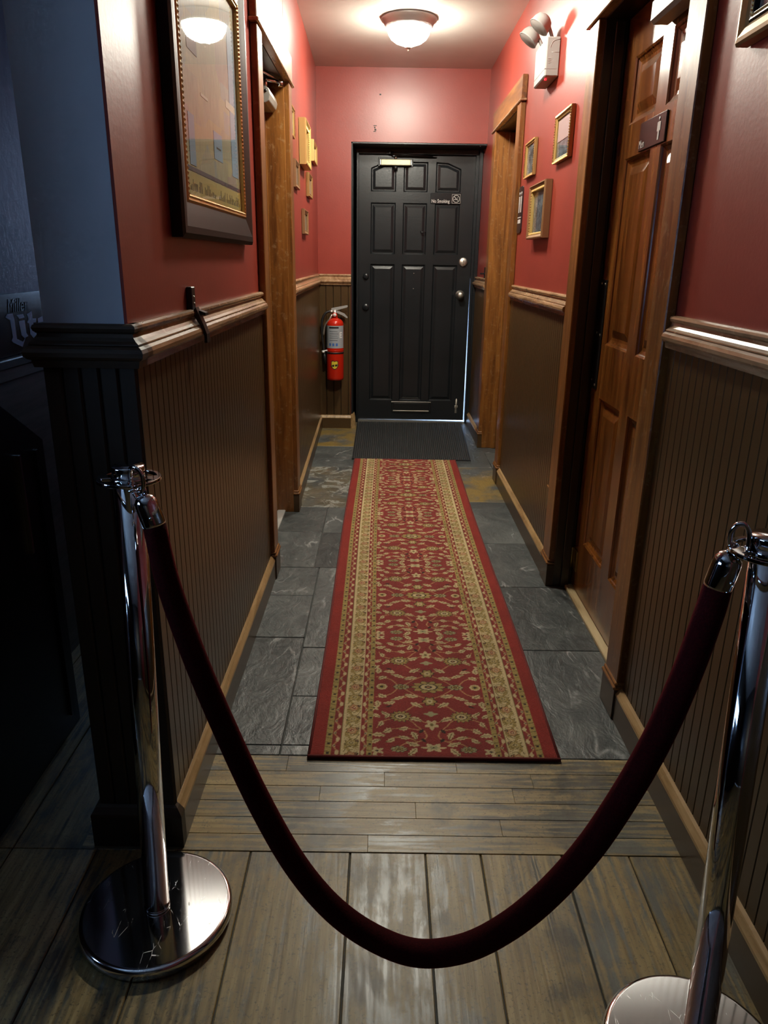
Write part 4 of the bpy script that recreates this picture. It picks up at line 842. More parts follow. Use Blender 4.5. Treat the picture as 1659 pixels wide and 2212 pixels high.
    q = np.sin(2 * PI * V / 0.0295 + 2.6 * np.sin(2 * PI * (t * 0.9 + V / 0.118))); setm(m & (np.abs(q) < 0.30) & (t > 0.18) & (t < 0.93) & (np.abs(C[..., 0] - CRM[0] * 1.05) < 0.02), OLV)
    q2 = np.sin(2 * PI * V / 0.059 - 3.0 * np.sin(PI * t * 2)); setm(m & (q2 > 0.45) & (t > 0.2) & (t < 0.9) & (np.abs(C[..., 0] - CRM[0] * 1.05) < 0.02), GLD)
    dk = np.hypot((t - 0.82) * 0.059, ((V + 0.02) % 0.059) - 0.0295); setm(m & (dk < 0.0055), DRK); setm(m & (dk < 0.0025), TAN)
    setm(m & ((t < 0.05) | (t > 0.96)), OLV); setm(E_ < b[1], ORED)
    return nu, nv, C
RX0, RY0, RW, RL, RH = -0.193, 1.752, 0.706, 3.305, 0.0027
nu, nv, Cc = paint_rug(RW, RL, RH)
rug = empty('runner_rug', (RX0 + RW / 2, RY0 + RL / 2, 0), 'long red and gold floral runner rug down the middle of the hall', 'rug')
gu, gv = np.meshgrid(np.linspace(-RW / 2, RW / 2, nu), np.linspace(-RL / 2, RL / 2, nv), indexing='ij')
edge = np.minimum(np.minimum(gu + RW / 2, RW / 2 - gu), np.minimum(gv + RL / 2, RL / 2 - gv))
wav = 0.0035 * np.sin((gv + RL / 2) * 2.1 + 0.6) * np.clip((gv + RL / 2) / 0.6, 0, 1)                     # the runner wanders a little sideways
zz = 0.0105 + 0.0006 * np.random.rand(nu, nv) + 0.0012 * np.sin(gv * 9.0 + gu * 3) * np.exp(-edge / 0.05) - 0.004 * np.exp(-edge / 0.004)
co = np.stack([gu + wav, gv, zz], -1).reshape(-1, 3)
a_ = (np.arange(nu - 1)[:, None] * nv + np.arange(nv - 1)[None, :]).ravel(); quads = np.stack([a_, a_ + nv, a_ + nv + 1, a_ + 1], -1)
me = bpy.data.meshes.new('pile'); me.vertices.add(len(co)); me.vertices.foreach_set('co', co.astype(np.float32).ravel())
me.loops.add(quads.size); me.loops.foreach_set('vertex_index', quads.astype(np.int32).ravel()); me.polygons.add(len(quads)); me.polygons.foreach_set('loop_start', np.arange(0, quads.size, 4, dtype=np.int32))
me.update(calc_edges=True); me.polygons.foreach_set('use_smooth', np.ones(len(quads), bool))
ca = me.color_attributes.new('pattern', 'FLOAT_COLOR', 'POINT'); ca.data.foreach_set('color', np.concatenate([Cc.reshape(-1, 3), np.ones((nu * nv, 1))], 1).astype(np.float32).ravel())
me.materials.append(M['rug']); po = bpy.data.objects.new('pile', me); COL.objects.link(po); po.parent = rug
cx_, cy_ = RX0 + RW / 2, RY0 + RL / 2
MB().box(cx_ - RW / 2 + 0.004, cx_ + RW / 2 - 0.004, cy_ - RL / 2 + 0.002, cy_ + RL / 2 - 0.002, 0.0012, 0.006).build('backing', 'rug_edge', rug)
lp = [(cx_ - RW / 2, cy_ - RL / 2, 0.0058), (cx_ + RW / 2, cy_ - RL / 2, 0.0058)]
MB().tube([(cx_ - RW / 2 - 0.003, cy_ - RL / 2, 0.0068), (cx_ - RW / 4, cy_ - RL / 2 - 0.001, 0.0066), (cx_, cy_ - RL / 2, 0.0066), (cx_ + RW / 2 + 0.003, cy_ - RL / 2 - 0.001, 0.0068)], 0.0055, 8).build('end_binding', 'rug_edge', rug)
MB().tube([(cx_ - RW / 2 + 0.0035 * math.sin(k * 0.1 * RL * 2.1 + 0.6) * min(1, k * 0.1 * RL / 0.6), cy_ - RL / 2 + k * 0.1 * RL, 0.006) for k in range(11)], 0.0048, 8).build('side_binding', 'rug_edge', rug)
MB().tube([(cx_ + RW / 2 + 0.0035 * math.sin(k * 0.1 * RL * 2.1 + 0.6) * min(1, k * 0.1 * RL / 0.6), cy_ - RL / 2 + k * 0.1 * RL, 0.006) for k in range(11)], 0.0048, 8).build('side_binding', 'rug_edge', rug)
dmat = empty('door_mat', (0.23, 5.7, 0), 'dark grey rubber-backed door mat in front of the black door', 'mat')
MB().prism([(-0.210, 5.064), (0.628, 5.058), (0.690, 6.342), (-0.217, 6.345)], 0.0012, 0.005, 'z').build('mat_backing', 'rubber', dmat)
rb = MB()
for k in range(58):
    t0 = (k + 0.15) / 58; t1 = (k + 0.85) / 58
    x0n = -0.203 + 0.824 * t0; x1n = -0.203 + 0.824 * t1; x0f = -0.210 + 0.893 * t0; x1f = -0.210 + 0.893 * t1
    rb.add([(x0n, 5.075, 0.005), (x1n, 5.075, 0.005), (x1f, 6.33, 0.005), (x0f, 6.33, 0.005), (x0n + 0.002, 5.077, 0.0085), (x1n - 0.002, 5.077, 0.0085), (x1f - 0.002, 6.328, 0.0085), (x0f + 0.002, 6.328, 0.0085)], [(4, 5, 6, 7), (0, 1, 5, 4), (1, 2, 6, 5), (2, 3, 7, 6), (3, 0, 4, 7)])
tag(rb.build('ribbed_pile', 'mat', dmat), kind='stuff')

# ================================================================ PICTURES
def frame_ring(mb, poly, place, insets, depths):
    L = panel_rings(poly, insets, depths); n = 4; vs = []
    for P, d in L: vs += [place(u, v, d) for u, v in P]
    fs = []
    for k in range(len(L) - 1):
        for i in range(n): fs.append((k * n + i, k * n + (i + 1) % n, (k + 1) * n + (i + 1) % n, (k + 1) * n + i))
    return mb.add(vs, fs)
def beads(mb, poly, place, inset, d, step, r):
    (P, _), = panel_rings(poly, (inset,), (0,))
    for i in range(4):
        a_, b_ = Vector(P[i]), Vector(P[(i + 1) % 4]); n = max(2, int((b_ - a_).length / step)); t = (b_ - a_).normalized(); nn = Vector((-t.y, t.x))
        for k in range(n):
            c = a_ + (b_ - a_) * ((k + .5) / n); q = [c - t * r * 1.3 - nn * r, c + t * r * 0.6 - nn * r, c + t * r * 1.3 + nn * r, c - t * r * 0.6 + nn * r]
            mb.add([place(p.x, p.y, d) for p in q] + [place(c.x, c.y, d + r * 1.1)], [(0, 1, 4), (1, 2, 4), (2, 3, 4), (3, 0, 4)])
    return mb
def picture(side, y0, y1, z0, z1, D, fw, fmat, pmat, label, name='picture_frame', group=None, xf=None, bead=None, bmat='gold', lip='gold', lip_in=0.8, glass=True, matboard=None):
    x = XL if side > 0 else XR; pl_ = lambda u, v, d: (x + side * (0.002 + d), u, v)
    c = Vector((x, (y0 + y1) / 2, z0)); 
    if xf is not None: c = xf @ c
    r = empty(name, c, label, 'picture', group); poly = [(y0, z0), (y1, z0), (y1, z1), (y0, z1)]
    frame_ring(MB(), poly, pl_, (0, 0.0, 0.10 * fw, 0.25 * fw, 0.55 * fw, lip_in * fw), (0, 0.80 * D, 0.97 * D, D, 0.80 * D, 0.62 * D)).build('frame', fmat, r, xf=xf)
    frame_ring(MB(), poly, pl_, (lip_in * fw, (lip_in * 0.75 + 0.25) * fw, 0.99 * fw, fw), (0.62 * D, 0.74 * D, 0.66 * D, 0.30 * D)).build('inner_lip', lip, r, xf=xf)
    if bead: beads(MB(), poly, pl_, bead[0] * fw, bead[1] * D, bead[2], bead[3]).build('bead_moulding', bmat, r, xf=xf)
    a0, a1, b0, b1 = y0 + fw * 0.97, y1 - fw * 0.97, z0 + fw * 0.97, z1 - fw * 0.97
    MB().add([pl_(a0, b0, 0.30 * D), pl_(a1, b0, 0.30 * D), pl_(a1, b1, 0.30 * D), pl_(a0, b1, 0.30 * D)], [(0, 1, 2, 3)]).add([pl_(y0, z0, 0), pl_(y1, z0, 0), pl_(y1, z1, 0), pl_(y0, z1, 0)], [(0, 1, 2, 3)]).build('picture', pmat, r, xf=xf)
    if glass: MB().add([pl_(a0, b0, 0.36 * D), pl_(a1, b0, 0.36 * D), pl_(a1, b1, 0.36 * D), pl_(a0, b1, 0.36 * D)], [(0, 1, 2, 3)]).build('glass', 'glass', r, xf=xf)
    return r
bigp = picture(1, 1.795, 2.725, 1.374, 2.150, 0.030, 0.100, 'ebony', 'poster', 'large glazed poster in a heavy black and gilt frame on the left wall', name='framed_poster', bead=(0.93, 0.70, 0.011, 0.0035), lip='gold')
g_in = 0.30 * 0.030 + 0.0025
pq = lambda a_, b_, c_, d_, m, k=0: MB().box(XL + g_in - 0.0008, XL + g_in + 0.0002 * (k + 1), a_, b_, c_, d_).build('printed_patch', m, bigp)
pq(1.935, 2.625, 1.474, 1.528, 'poster_yellow'); pq(1.935, 2.625, 1.531, 1.541, 'poster_mauve'); pq(2.50, 2.60, 1.57, 1.98, 'poster_blue'); pq(2.25, 2.36, 1.59, 1.66, 'poster_blue', 1); pq(2.0, 2.10, 1.80, 1.84, 'poster_mauve', 1); pq(2.44, 2.58, 1.75, 1.77, 'poster_pale', 1)
pq(1.97, 2.03, 1.545, 1.66, 'poster_blue', 1); pq(2.12, 2.20, 1.72, 1.727, 'poster_pale', 1); pq(2.28, 2.34, 1.618, 1.623, 'poster_ink', 2)
tk = MB()
for k in range(46):
    yy = 1.955 + k * 0.0142 + random.uniform(-0.003, 0.003); hh = random.choice((0.010, 0.018, 0.026, 0.014))
    if k in (9, 10, 21, 22): continue
    tk.box(XL + g_in, XL + g_in + 0.0007, yy, yy + random.uniform(0.002, 0.005), 1.486, 1.486 + hh)
tag(tk.build('printed_lettering', 'poster_ink', bigp), kind='stuff')
picture(-1, 1.20, 1.775, 1.762, 2.20, 0.030, 0.050, 'gold_paint', 'photo_grey', 'gilt frame cut off at the upper right corner of the photo', bead=(0.90, 0.70, 0.008, 0.003), lip='ebony', lip_in=0.7)
GR = 'small gilt frames on the right wall'
A = picture(-1, 3.300, 3.590, 1.742, 1.932, 0.018, 0.017, 'gold_paint', 'photo_blue', 'gilt frame below the emergency light, upper of the pair nearest the men\'s room', group=GR, bead=(0.2, 1.0, 0.010, 0.0035), lip='pale_gold')
MB().box(XR - 0.0096, XR - 0.0090, 3.325, 3.565, 1.825, 1.908).build('mount_card', 'photo_top', A)
picture(-1, 4.065, 4.320, 1.752, 1.922, 0.016, 0.015, 'gold_paint', 'photo_bw', 'smallest gilt frame on the right wall, next to the far door casing', group=GR, bead=(0.2, 1.0, 0.010, 0.0035), lip='pale_gold')
picture(-1, 3.630, 4.010, 1.442, 1.690, 0.036, 0.028, 'bronze_frame', 'photo_blue', 'deep gilt frame with a dark photo, lowest on the right wall', group=GR, bead=(0.85, 0.72, 0.012, 0.005), bmat='pale_gold', lip='pale_gold', lip_in=0.75)
GL = 'small gilt frames on the far left wall'
picture(1, 4.050, 4.280, 1.922, 2.060, 0.012, 0.016, 'gold_paint', 'photo_grey', 'pale photo in thin gilt frame, highest beside the left door casing', group=GL, xf=SK, bead=(0.2, 1.0, 0.009, 0.003), lip='pale_gold')
picture(1, 4.640, 4.980, 1.845, 2.085, 0.042, 0.034, 'pale_gold', 'photo_grey', 'deepest and largest gilt frame of the far left group', group=GL, xf=SK, bead=(0.85, 0.72, 0.012, 0.005), bmat='pale_gold', lip='pale_gold')
picture(1, 5.500, 5.830, 1.962, 2.095, 0.022, 0.022, 'pale_gold', 'photo_grey', 'gilt frame of the far left group nearest the end wall', group=GL, xf=SK, lip='pale_gold')
picture(1, 4.250, 4.475, 1.693, 1.828, 0.016, 0.022, 'bronze_frame', 'photo_grey', 'brownish frame beside the left door casing, middle height', group=GL, xf=SK, lip='bronze_frame')
picture(1, 5.080, 5.370, 1.710, 1.850, 0.020, 0.024, 'gold_paint', 'photo_grey', 'gilt frame just below and behind the deepest left frame', group=GL, xf=SK, lip='bronze_frame')
picture(1, 4.720, 5.000, 1.475, 1.615, 0.018, 0.024, 'bronze_frame', 'photo_grey', 'brownish frame hanging lowest of the far left group', group=GL, xf=SK, lip='bronze_frame')

# ================================================================ FIRE EXTINGUISHER
ex, ey, ez = -0.386, YB - 0.082, 0.412
fe = empty('fire_extinguisher', (ex, ey, ez), 'red fire extinguisher hanging left of the black door', 'extinguisher')
MB().lathe([(0, ez), (0.060, ez), (0.066, ez + 0.006), (0.068, ez + 0.02), (0.068, ez + 0.435), (0.064, ez + 0.455), (0.050, ez + 0.472), (0.026, ez + 0.482), (0.020, ez + 0.488), (0.020, ez + 0.505), (0, ez + 0.505)], ex, ey, 48).build('cylinder', 'ext_red', fe)
def wrap(mb, z0, z1, a0, a1, r, n=16, mi=0):
    vs = []
    for k in range(n + 1):
        a_ = a0 + (a1 - a0) * k / n; vs += [(ex + r * math.sin(a_), ey - r * math.cos(a_), z0), (ex + r * math.sin(a_), ey - r * math.cos(a_), z1)]
    return mb.add(vs, [(2 * k, 2 * k + 2, 2 * k + 3, 2 * k + 1) for k in range(n)], True, mi)
lb = wrap(MB(), ez + 0.255, ez + 0.428, -1.35, 1.35, 0.0684).build('label', 'label_grey', fe)
wrap(MB(), ez + 0.408, ez + 0.420, -0.65, 0.5, 0.0688).build('label_heading', 'label_black', lb)
for a_ in (-0.55, -0.15, 0.25): wrap(MB(), ez + 0.272, ez + 0.294, a_ - 0.11, a_ + 0.13, 0.0688, 4).build('label_icon', 'label_blue', lb)
for k in range(5): wrap(MB(), ez + 0.315 + k * 0.017, ez + 0.3175 + k * 0.017, -0.6, 0.35 + 0.1 * (k % 2), 0.0687, 8).build('label_line', 'label_black', lb)
mE = MB(); 
wrap(mE, ez + 0.335, ez + 0.380, 0.62, 0.72, 0.0690, 3); wrap(mE, ez + 0.335, ez + 0.344, 0.72, 1.0, 0.0690, 4); wrap(mE, ez + 0.353, ez + 0.362, 0.72, 0.96, 0.0690, 4); wrap(mE, ez + 0.371, ez + 0.380, 0.72, 1.0, 0.0690, 4); mE.build('letter_e', 'label_white', lb)
MB().lathe([(0.0682, ez + 0.210), (0.0705, ez + 0.212), (0.0705, ez + 0.222), (0.0682, ez + 0.224)], ex, ey, 48).build('strap', 'rubber', fe)
MB().lathe([(0.0682, ez + 0.232), (0.0700, ez + 0.2335), (0.0700, ez + 0.2375), (0.0682, ez + 0.239)], ex, ey, 48).build('strap_edge', 'ext_red', fe)
def shield(r, k0, mat, sc, dz=0.0):
    P = [(-0.024, 0.026), (-0.012, 0.030), (0.0, 0.024), (0.012, 0.030), (0.024, 0.026), (0.025, -0.005), (0.016, -0.024), (0.0, -0.032), (-0.016, -0.024), (-0.025, -0.005)]
    vs = [(ex + r * math.sin(p[0] * sc / r), ey - r * math.cos(p[0] * sc / r), ez + 0.125 + dz + p[1] * sc) for p in P]
    return MB().add(vs + [(ex, ey - r - 0.0002, ez + 0.125 + dz)], [(i, (i + 1) % 10, 10) for i in range(10)])
st = shield(0.0686, 0, 'label_black', 1.18).build('sticker', 'label_black', fe); shield(0.0692, 0, 'yellow', 0.98).build('sticker_face', 'yellow', st)
bd = MB(); r_ = 0.0697; bd.add([(ex + r_ * math.sin(a_), ey - r_ * math.cos(a_), ez + 0.118 + b_ + 0.12 * a_ * r_) for a_, b_ in ((-0.46, -0.006), (-0.15, -0.006), (0.15, -0.006), (0.46, -0.006), (0.46, 0.010), (0.15, 0.010), (-0.15, 0.010), (-0.46, 0.010))], [(0, 1, 6, 7), (1, 2, 5, 6), (2, 3, 4, 5)]); bd.build('sticker_band', 'label_black', st)
vl = MB().lathe([(0, ez + 0.50), (0.017, ez + 0.50), (0.017, ez + 0.515), (0.013, ez + 0.52), (0.013, ez + 0.545), (0, ez + 0.547)], ex, ey, 24).build('valve', 'nickel', fe)
MB().lathe([(0, 0), (0.019, 0), (0.019, 0.008), (0, 0.008)], axis='y', o=(ex, ey - 0.026, ez + 0.508), seg=24).build('pressure_gauge', 'ext_red', vl)
MB().lathe([(0, 0), (0.013, 0), (0.013, 0.002), (0, 0.002)], axis='y', o=(ex, ey - 0.0275, ez + 0.508), seg=24).build('gauge_dial', 'label_white', vl)
MB().prism([(ex - 0.030, ez + 0.535), (ex + 0.0, ez + 0.530), (ex + 0.02, ez + 0.545), (ex + 0.098, ez + 0.567), (ex + 0.102, ez + 0.576), (ex + 0.095, ez + 0.583), (ex + 0.01, ez + 0.566), (ex - 0.026, ez + 0.558)], ey - 0.012, ey + 0.012, 'y').build('lever', 'silver', fe)
MB().prism([(ex + 0.005, ez + 0.540), (ex + 0.03, ez + 0.537), (ex + 0.075, ez + 0.518), (ex + 0.100, ez + 0.492), (ex + 0.098, ez + 0.483), (ex + 0.06, ez + 0.505), (ex + 0.02, ez + 0.522), (ex + 0.005, ez + 0.525)], ey - 0.011, ey + 0.011, 'y').build('carry_handle', 'silver', fe)
ht = catmull([(ex - 0.012, ey, ez + 0.534), (ex - 0.035, ey - 0.004, ez + 0.535), (ex - 0.072, ey - 0.01, ez + 0.520), (ex - 0.098, ey - 0.012, ez + 0.470), (ex - 0.103, ey - 0.012, ez + 0.400), (ex - 0.098, ey - 0.010, ez + 0.310), (ex - 0.088, ey - 0.008, ez + 0.225)], 8)
hs = MB().tube(ht, 0.0095, 12).build('hose', 'rubber', fe)
MB().tube([(ex - 0.088, ey - 0.008, ez + 0.230), (ex - 0.078, ey - 0.006, ez + 0.125)], [0.011, 0.016], 14).build('nozzle', 'rubber', hs)
MB().tube([(ex - 0.010, ey, ez + 0.533), (ex - 0.042, ey - 0.005, ez + 0.533)], 0.0125, 14).build('hose_coupling', 'nickel', hs)
MB().tube([(ex - 0.105, ey - 0.01, ez + 0.225), (ex - 0.06, ey - 0.035, ez + 0.235)], 0.0055, 8).lathe([(0, 0), (0.011, 0), (0.011, 0.014), (0, 0.014)], ex - 0.092, ey - 0.022, 12, o=(0, 0, ez + 0.215)).build('hose_clip', 'label_white', hs)
MB().tube(catmull([(ex - 0.020, ey - 0.02, ez + 0.512), (ex - 0.045, ey - 0.026, ez + 0.47), (ex - 0.078, ey - 0.022, ez + 0.425), (ex - 0.090, ey - 0.02, ez + 0.35)], 6), [0.004] + [0.0075] * 17 + [0.003], 8).build('inspection_tag', 'pale_gold' if False else 'nickel', fe)
MB().box(ex - 0.02, ex + 0.02, ey + 0.066, YB, ez + 0.2, ez + 0.46, 0.002).build('wall_bracket', 'rubber', fe)

# ================================================================ EMERGENCY LIGHT
EX0, EY0, EY1, EZ0, EZ1 = 0.690, 3.700, 3.955, 2.108, 2.262
em = empty('emergency_light', (XR, 3.83, EZ0), 'white twin-head emergency light high on the right wall', 'emergency light')
hsg = MB().box(EX0, XR, EY0, EY1, EZ0, EZ1, 0.005).build('housing', 'white_plastic', em)
MB().box(EX0 - 0.0008, XR - 0.012, EY0 - 0.0006, EY1, EZ0 + 0.030, EZ0 + 0.0312).build('seam', 'lens', hsg)
MB().lathe([(0, 0), (0.006, 0), (0.006, 0.005), (0.003, 0.008), (0, 0.008)], o=(EX0 + 0.012, EY0 + 0.035, EZ0 - 0.008), seg=16).build('indicator_light', 'led', hsg)
k_ = MB()
for z_ in (0.052, 0.060, 0.068): k_.box(EX0 + 0.010, EX0 + 0.020, EY0 - 0.001, EY0 + 0.001, EZ0 + z_, EZ0 + z_ + 0.004)
k_.build('speaker_slots', 'lens', hsg)
arc = [(EX0 + 0.018 + 0.03 * (1 - math.cos(t)), EY0 - 0.0004, EZ1 - 0.042 + 0.03 * math.sin(t)) for t in np.linspace(0, PI / 2, 8)]
MB().tube(arc + [(XR - 0.004, EY0 - 0.0004, EZ1 - 0.012)], 0.0008, 6).tube([(EX0 + 0.025, EY0 - 0.0004, EZ1 - 0.06), (XR - 0.004, EY0 - 0.0004, EZ1 - 0.06)], 0.0008, 6).build('knockout_outline', 'lens', hsg)
def head(c, d, base):
    c, d = Vector(c), Vector(d).normalized(); s_ = d.cross(Vector((0, 0, 1))).normalized(); o_ = d.cross(s_); Rm = Matrix((s_, o_, d)).transposed()
    m = MB().lathe([(0.0, -0.032), (0.022, -0.031), (0.036, -0.022), (0.043, -0.006), (0.046, 0.016), (0.048, 0.020), (0.046, 0.022), (0.042, 0.020), (0.0, 0.016)], 0, 0, 40); m.v = [tuple(c + Rm @ Vector(v)) for v in m.v]
    h_ = m.build('lamp_head', 'white_plastic', em)
    m = MB().lathe([(0.0, 0.0165), (0.044, 0.0205), (0.043, 0.0215), (0.0, 0.0185)], 0, 0, 40); m.v = [tuple(c + Rm @ Vector(v)) for v in m.v]; m.build('lamp_lens', 'lens', h_)
    MB().tube([tuple(c - d * 0.030), tuple((c - d * 0.03).lerp(Vector(base), 0.55)), tuple(base)], 0.008, 12).build('lamp_neck', 'white_plastic', h_)
head((0.668, 3.735, 2.318), (-0.55, -0.05, -0.70), (0.718, 3.730, EZ1)); head((0.655, 3.925, 2.315), (-0.55, -0.02, -0.70), (0.715, 3.905, EZ1))

# ================================================================ SIGNS AND SMALL WALL FITTINGS
ns = empty('no_smoking_sign', (0.48, YD, 1.80), 'small black No Smoking sign on the end door', 'sign')
MB().box(0.357, 0.600, YD - 0.006, YD - 0.0005, 1.764, 1.843, 0.002).build('sign_plate', 'sign_black', ns)
text_on('No Smoking', 0.036, 'lettering', 'sign_letter', ns, (0.437, YD - 0.0066, 1.784), (1, 0, 0), (0, 0, 1), bold=0.0006, sx=0.80)
sy = YD - 0.0068; sc_ = (0.561, 1.8035); sm = MB()
sm.tube([(sc_[0] + 0.026 * math.cos(t), sy, sc_[1] + 0.026 * math.sin(t)) for t in np.linspace(0, 2 * PI, 32, endpoint=False)], 0.0026, 6, closed=True)
sm.tube([(sc_[0] - 0.018, sy, sc_[1] + 0.018), (sc_[0] + 0.018, sy, sc_[1] - 0.018)], 0.0024, 6)
sm.box(sc_[0] - 0.018, sc_[0] + 0.012, sy - 0.001, sy + 0.001, sc_[1] - 0.007, sc_[1] - 0.003); sm.tube([(sc_[0] + 0.012, sy, sc_[1]), (sc_[0] + 0.008, sy, sc_[1] + 0.008), (sc_[0] + 0.015, sy, sc_[1] + 0.013)], 0.0012, 5)
for a_, b_, c_, d_ in ((-0.033, 0.033, 0.032, 0.034), (-0.033, 0.033, -0.034, -0.032), (-0.034, -0.032, -0.033, 0.033), (0.032, 0.034, -0.033, 0.033)): sm.box(sc_[0] + a_, sc_[0] + b_, sy - 0.0005, sy + 0.0005, sc_[1] + c_, sc_[1] + d_)
sm.build('symbol', 'sign_letter', ns)

wc = empty('restroom_plaque', (XR, 4.43, 1.49), 'narrow dark restroom plaque with white pictogram beside the far right door', 'sign')
pr_ = [(4.372, 1.508), (4.380, 1.494), (4.394, 1.488), (4.480, 1.488), (4.496, 1.500), (4.496, 1.716), (4.480, 1.728), (4.394, 1.728), (4.380, 1.722), (4.372, 1.708)]
MB().prism(pr_, XR - 0.006, XR, 'x').build('plaque', 'sign_dark', wc)
f_ = XR - 0.0070
for yc in (4.405, 4.460):
    pg = MB()
    pg.lathe([(0, 0), (0.010, 0), (0.010, 0.0008), (0, 0.0008)], axis='x', o=(f_, yc, 1.690), seg=14)
    pg.box(f_, f_ + 0.001, yc - 0.014, yc + 0.014, 1.636, 1.677); pg.box(f_, f_ + 0.001, yc - 0.012, yc - 0.002, 1.594, 1.638); pg.box(f_, f_ + 0.001, yc + 0.002, yc + 0.012, 1.594, 1.638)
    pg.build('pictogram', 'sign_letter', wc)
MB().box(f_, f_ + 0.001, 4.385, 4.484, 1.566, 1.571).build('rule_line', 'sign_letter', wc); MB().box(f_, f_ + 0.001, 4.392, 4.476, 1.538, 1.558).build('lettering_block', 'sign_letter', wc)

bk = empty('rail_hasp', (XL, 1.92, 1.13), 'black metal hasp hanging over the left chair rail', 'hasp')
MB().box(XL, XL + 0.014, 1.888, 1.922, 1.196, 1.262, 0.002).build('hasp_plate', 'black_metal', bk)
MB().prism([(XL + 0.012, 1.205), (XL + 0.020, 1.214), (XL + 0.036, 1.175), (XL + 0.044, 1.150), (XL + 0.044, 1.128), (XL + 0.037, 1.128), (XL + 0.037, 1.146), (XL + 0.028, 1.172), (XL + 0.012, 1.196)], 1.893, 1.924, 'y').build('hasp_strap', 'black_metal', bk)
MB().prism([(XL + 0.018, 1.208), (XL + 0.040, 1.200), (XL + 0.040, 1.193), (XL + 0.018, 1.198)], 1.908, 1.936, 'y').build('hasp_staple', 'black_metal', bk)
for z_ in (1.238, 1.222): MB().lathe([(0, 0), (0.0035, 0), (0.002, 0.002), (0, 0.002)], axis='x', o=(XL + 0.014, 1.906, z_), seg=10).build('screw_head', 'nickel', bk)
bk2 = empty('rail_latch', (XR, 5.75, 1.20), 'small black latch on the wall between the far right casing and the end door', 'hasp')
MB().box(XR - 0.014, XR, 5.735, 5.775, 1.215, 1.295, 0.002).build('latch_plate', 'black_metal', bk2); MB().box(XR - 0.045, XR - 0.010, 5.74, 5.77, 1.245, 1.256, 0.002).build('latch_tongue', 'black_metal', bk2)
ol = empty('outlet_cover', (0.742, 3.12, 0.30), 'brown outlet cover low on the beadboard beside the men\'s room casing', 'outlet')
MB().box(0.7395, 0.7425, 3.088, 3.158, 0.288, 0.402, 0.001).build('cover_plate', 'brown', ol)
MB().box(0.733, 0.7395, 3.095, 3.150, 0.395, 0.401, 0.001).build('cover_hood', 'casing_y', ol)
for z_ in (0.322, 0.366): MB().lathe([(0, 0), (0.017, 0), (0.016, 0.002), (0, 0.002)], axis='x', o=(0.7375, 3.123, z_), seg=18).build('socket_face', 'jamb_dark', ol)

# ================================================================ DARK CORNER OF THE BAR ROOM (left edge)
XS = -1.0995
bs = empty('beer_sign', (XS, 2.3, 1.05), 'black beer sign with pale gothic letters at the far left edge', 'sign')
MB().box(XS, XS + 0.006, 1.90, 2.80, 1.048, 1.222, 0.001).build('sign_board', 'sign_black', bs)
sx_ = XS + 0.0068
def poly_sign(P, mat='sign_blue', nm='letter'):
    m = MB().prism([(a_, b_) for a_, b_ in P], sx_ - 0.0006, sx_, 'x'); return m.build(nm, mat, bs)
b0 = 2.205
poly_sign([(b0 + 0.000, 1.158), (b0 + 0.012, 1.166), (b0 + 0.046, 1.166), (b0 + 0.052, 1.150), (b0 + 0.052, 1.092), (b0 + 0.088, 1.080), (b0 + 0.108, 1.092), (b0 + 0.080, 1.066), (b0 + 0.026, 1.084), (b0 + 0.018, 1.090), (b0 + 0.028, 1.100), (b0 + 0.026, 1.148)])
poly_sign([(b0 + 0.070, 1.160), (b0 + 0.112, 1.160), (b0 + 0.118, 1.150), (b0 + 0.084, 1.148)]); poly_sign([(b0 + 0.078, 1.142), (b0 + 0.116, 1.142), (b0 + 0.116, 1.104), (b0 + 0.126, 1.094), (b0 + 0.100, 1.090), (b0 + 0.084, 1.100)])
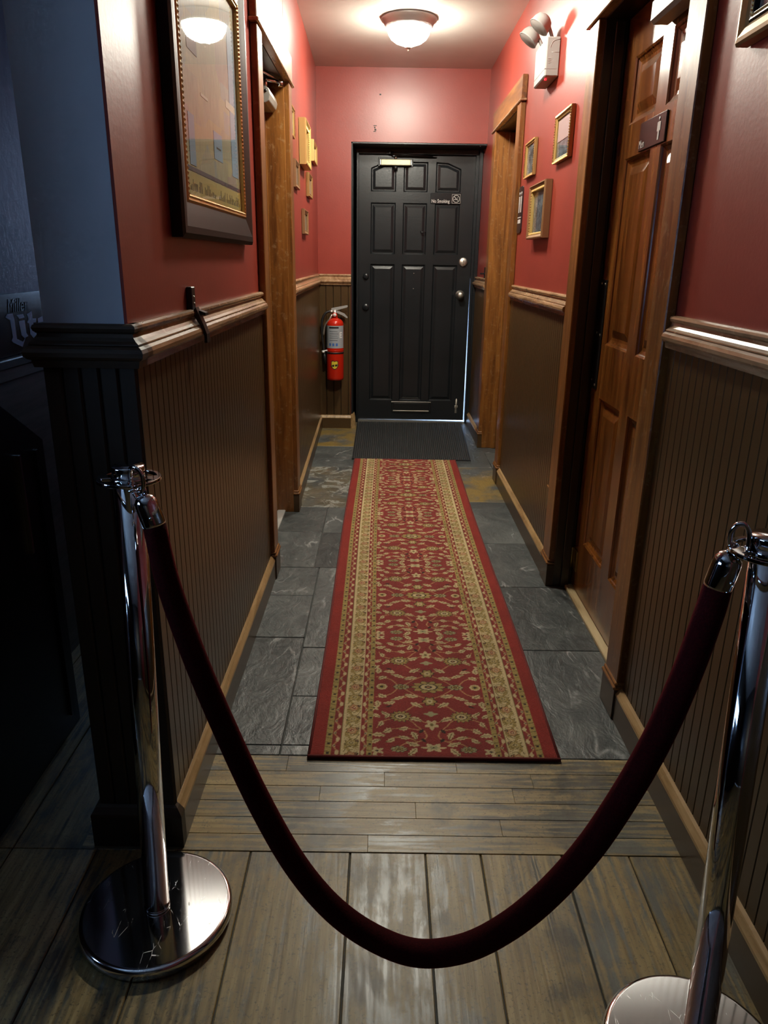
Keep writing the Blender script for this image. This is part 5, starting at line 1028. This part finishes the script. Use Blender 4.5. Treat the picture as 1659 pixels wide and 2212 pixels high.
poly_sign([(b0 + 0.135, 1.158), (b0 + 0.170, 1.165), (b0 + 0.170, 1.142), (b0 + 0.195, 1.142), (b0 + 0.190, 1.130), (b0 + 0.170, 1.130), (b0 + 0.172, 1.100), (b0 + 0.192, 1.096), (b0 + 0.160, 1.084), (b0 + 0.142, 1.098), (b0 + 0.142, 1.130), (b0 + 0.132, 1.134), (b0 + 0.142, 1.144)])
poly_sign([(b0 + 0.205, 1.140), (b0 + 0.245, 1.146), (b0 + 0.265, 1.128), (b0 + 0.232, 1.114), (b0 + 0.236, 1.100), (b0 + 0.262, 1.098), (b0 + 0.230, 1.084), (b0 + 0.205, 1.100)])
M['sign_faint'] = plain('sign_faint_print', (0.022, 0.027, 0.036, 1), 0.5)
text_on('Miller', 0.055, 'lettering', 'sign_faint', bs, (2.27, 0, 0) and (sx_ + 0.0002, 2.285, 1.186), (0, 1, 0), (0, 0, 1), shear=0.25)
ld = struct(MB().box(-1.10, -1.075, 1.12, 3.2, 1.018, 1.044, 0.003).build('trim_ledge', 'rail_dark', origin=(-1.1, 2, 1.02)), 'dark ledge under the beer sign')
struct(MB().box(-1.10, -1.085, 1.12, 3.2, 0.0, 0.985, 0.002).box(-1.10, -1.08, 1.12, 3.2, 0.985, 1.018).build('trim_bar_panel', 'grey_panel', origin=(-1.1, 2, 0)), 'greyish wood panel below the ledge at the left edge')
cb = empty('black_cabinet', (-0.98, 1.6, 0), 'black slope-topped cabinet in the dark at the left edge', 'cabinet')
MB().prism([(1.16, 0), (1.16, 1.25), (1.40, 1.23), (1.725, 1.000), (1.90, 0.885), (1.93, 0.865), (1.93, 0)], -1.07, -0.905, 'x').build('cabinet_body', 'cabinet', cb)
MB().box(-0.905, -0.895, 1.775, 1.783, 0.60, 0.86).build('edge_strip', 'chrome', cb)
MB().box(-0.905, -0.898, 1.87, 1.885, 0.05, 0.85).build('corner_post', 'cabinet', cb)

bc = empty('counter_light_block', (-1.55, -0.7, 0), 'unseen dark counter added to keep low window light off the floor', 'counter')  # out of view, added to block the low part of the side window light
MB().box(-1.72, -1.42, -2.2, 0.80, 0, 1.08).build('block_body', 'cabinet', bc); MB().box(-1.78, -1.34, -2.25, 0.84, 1.08, 1.12, 0.006).build('block_top', 'rail_dark', bc)
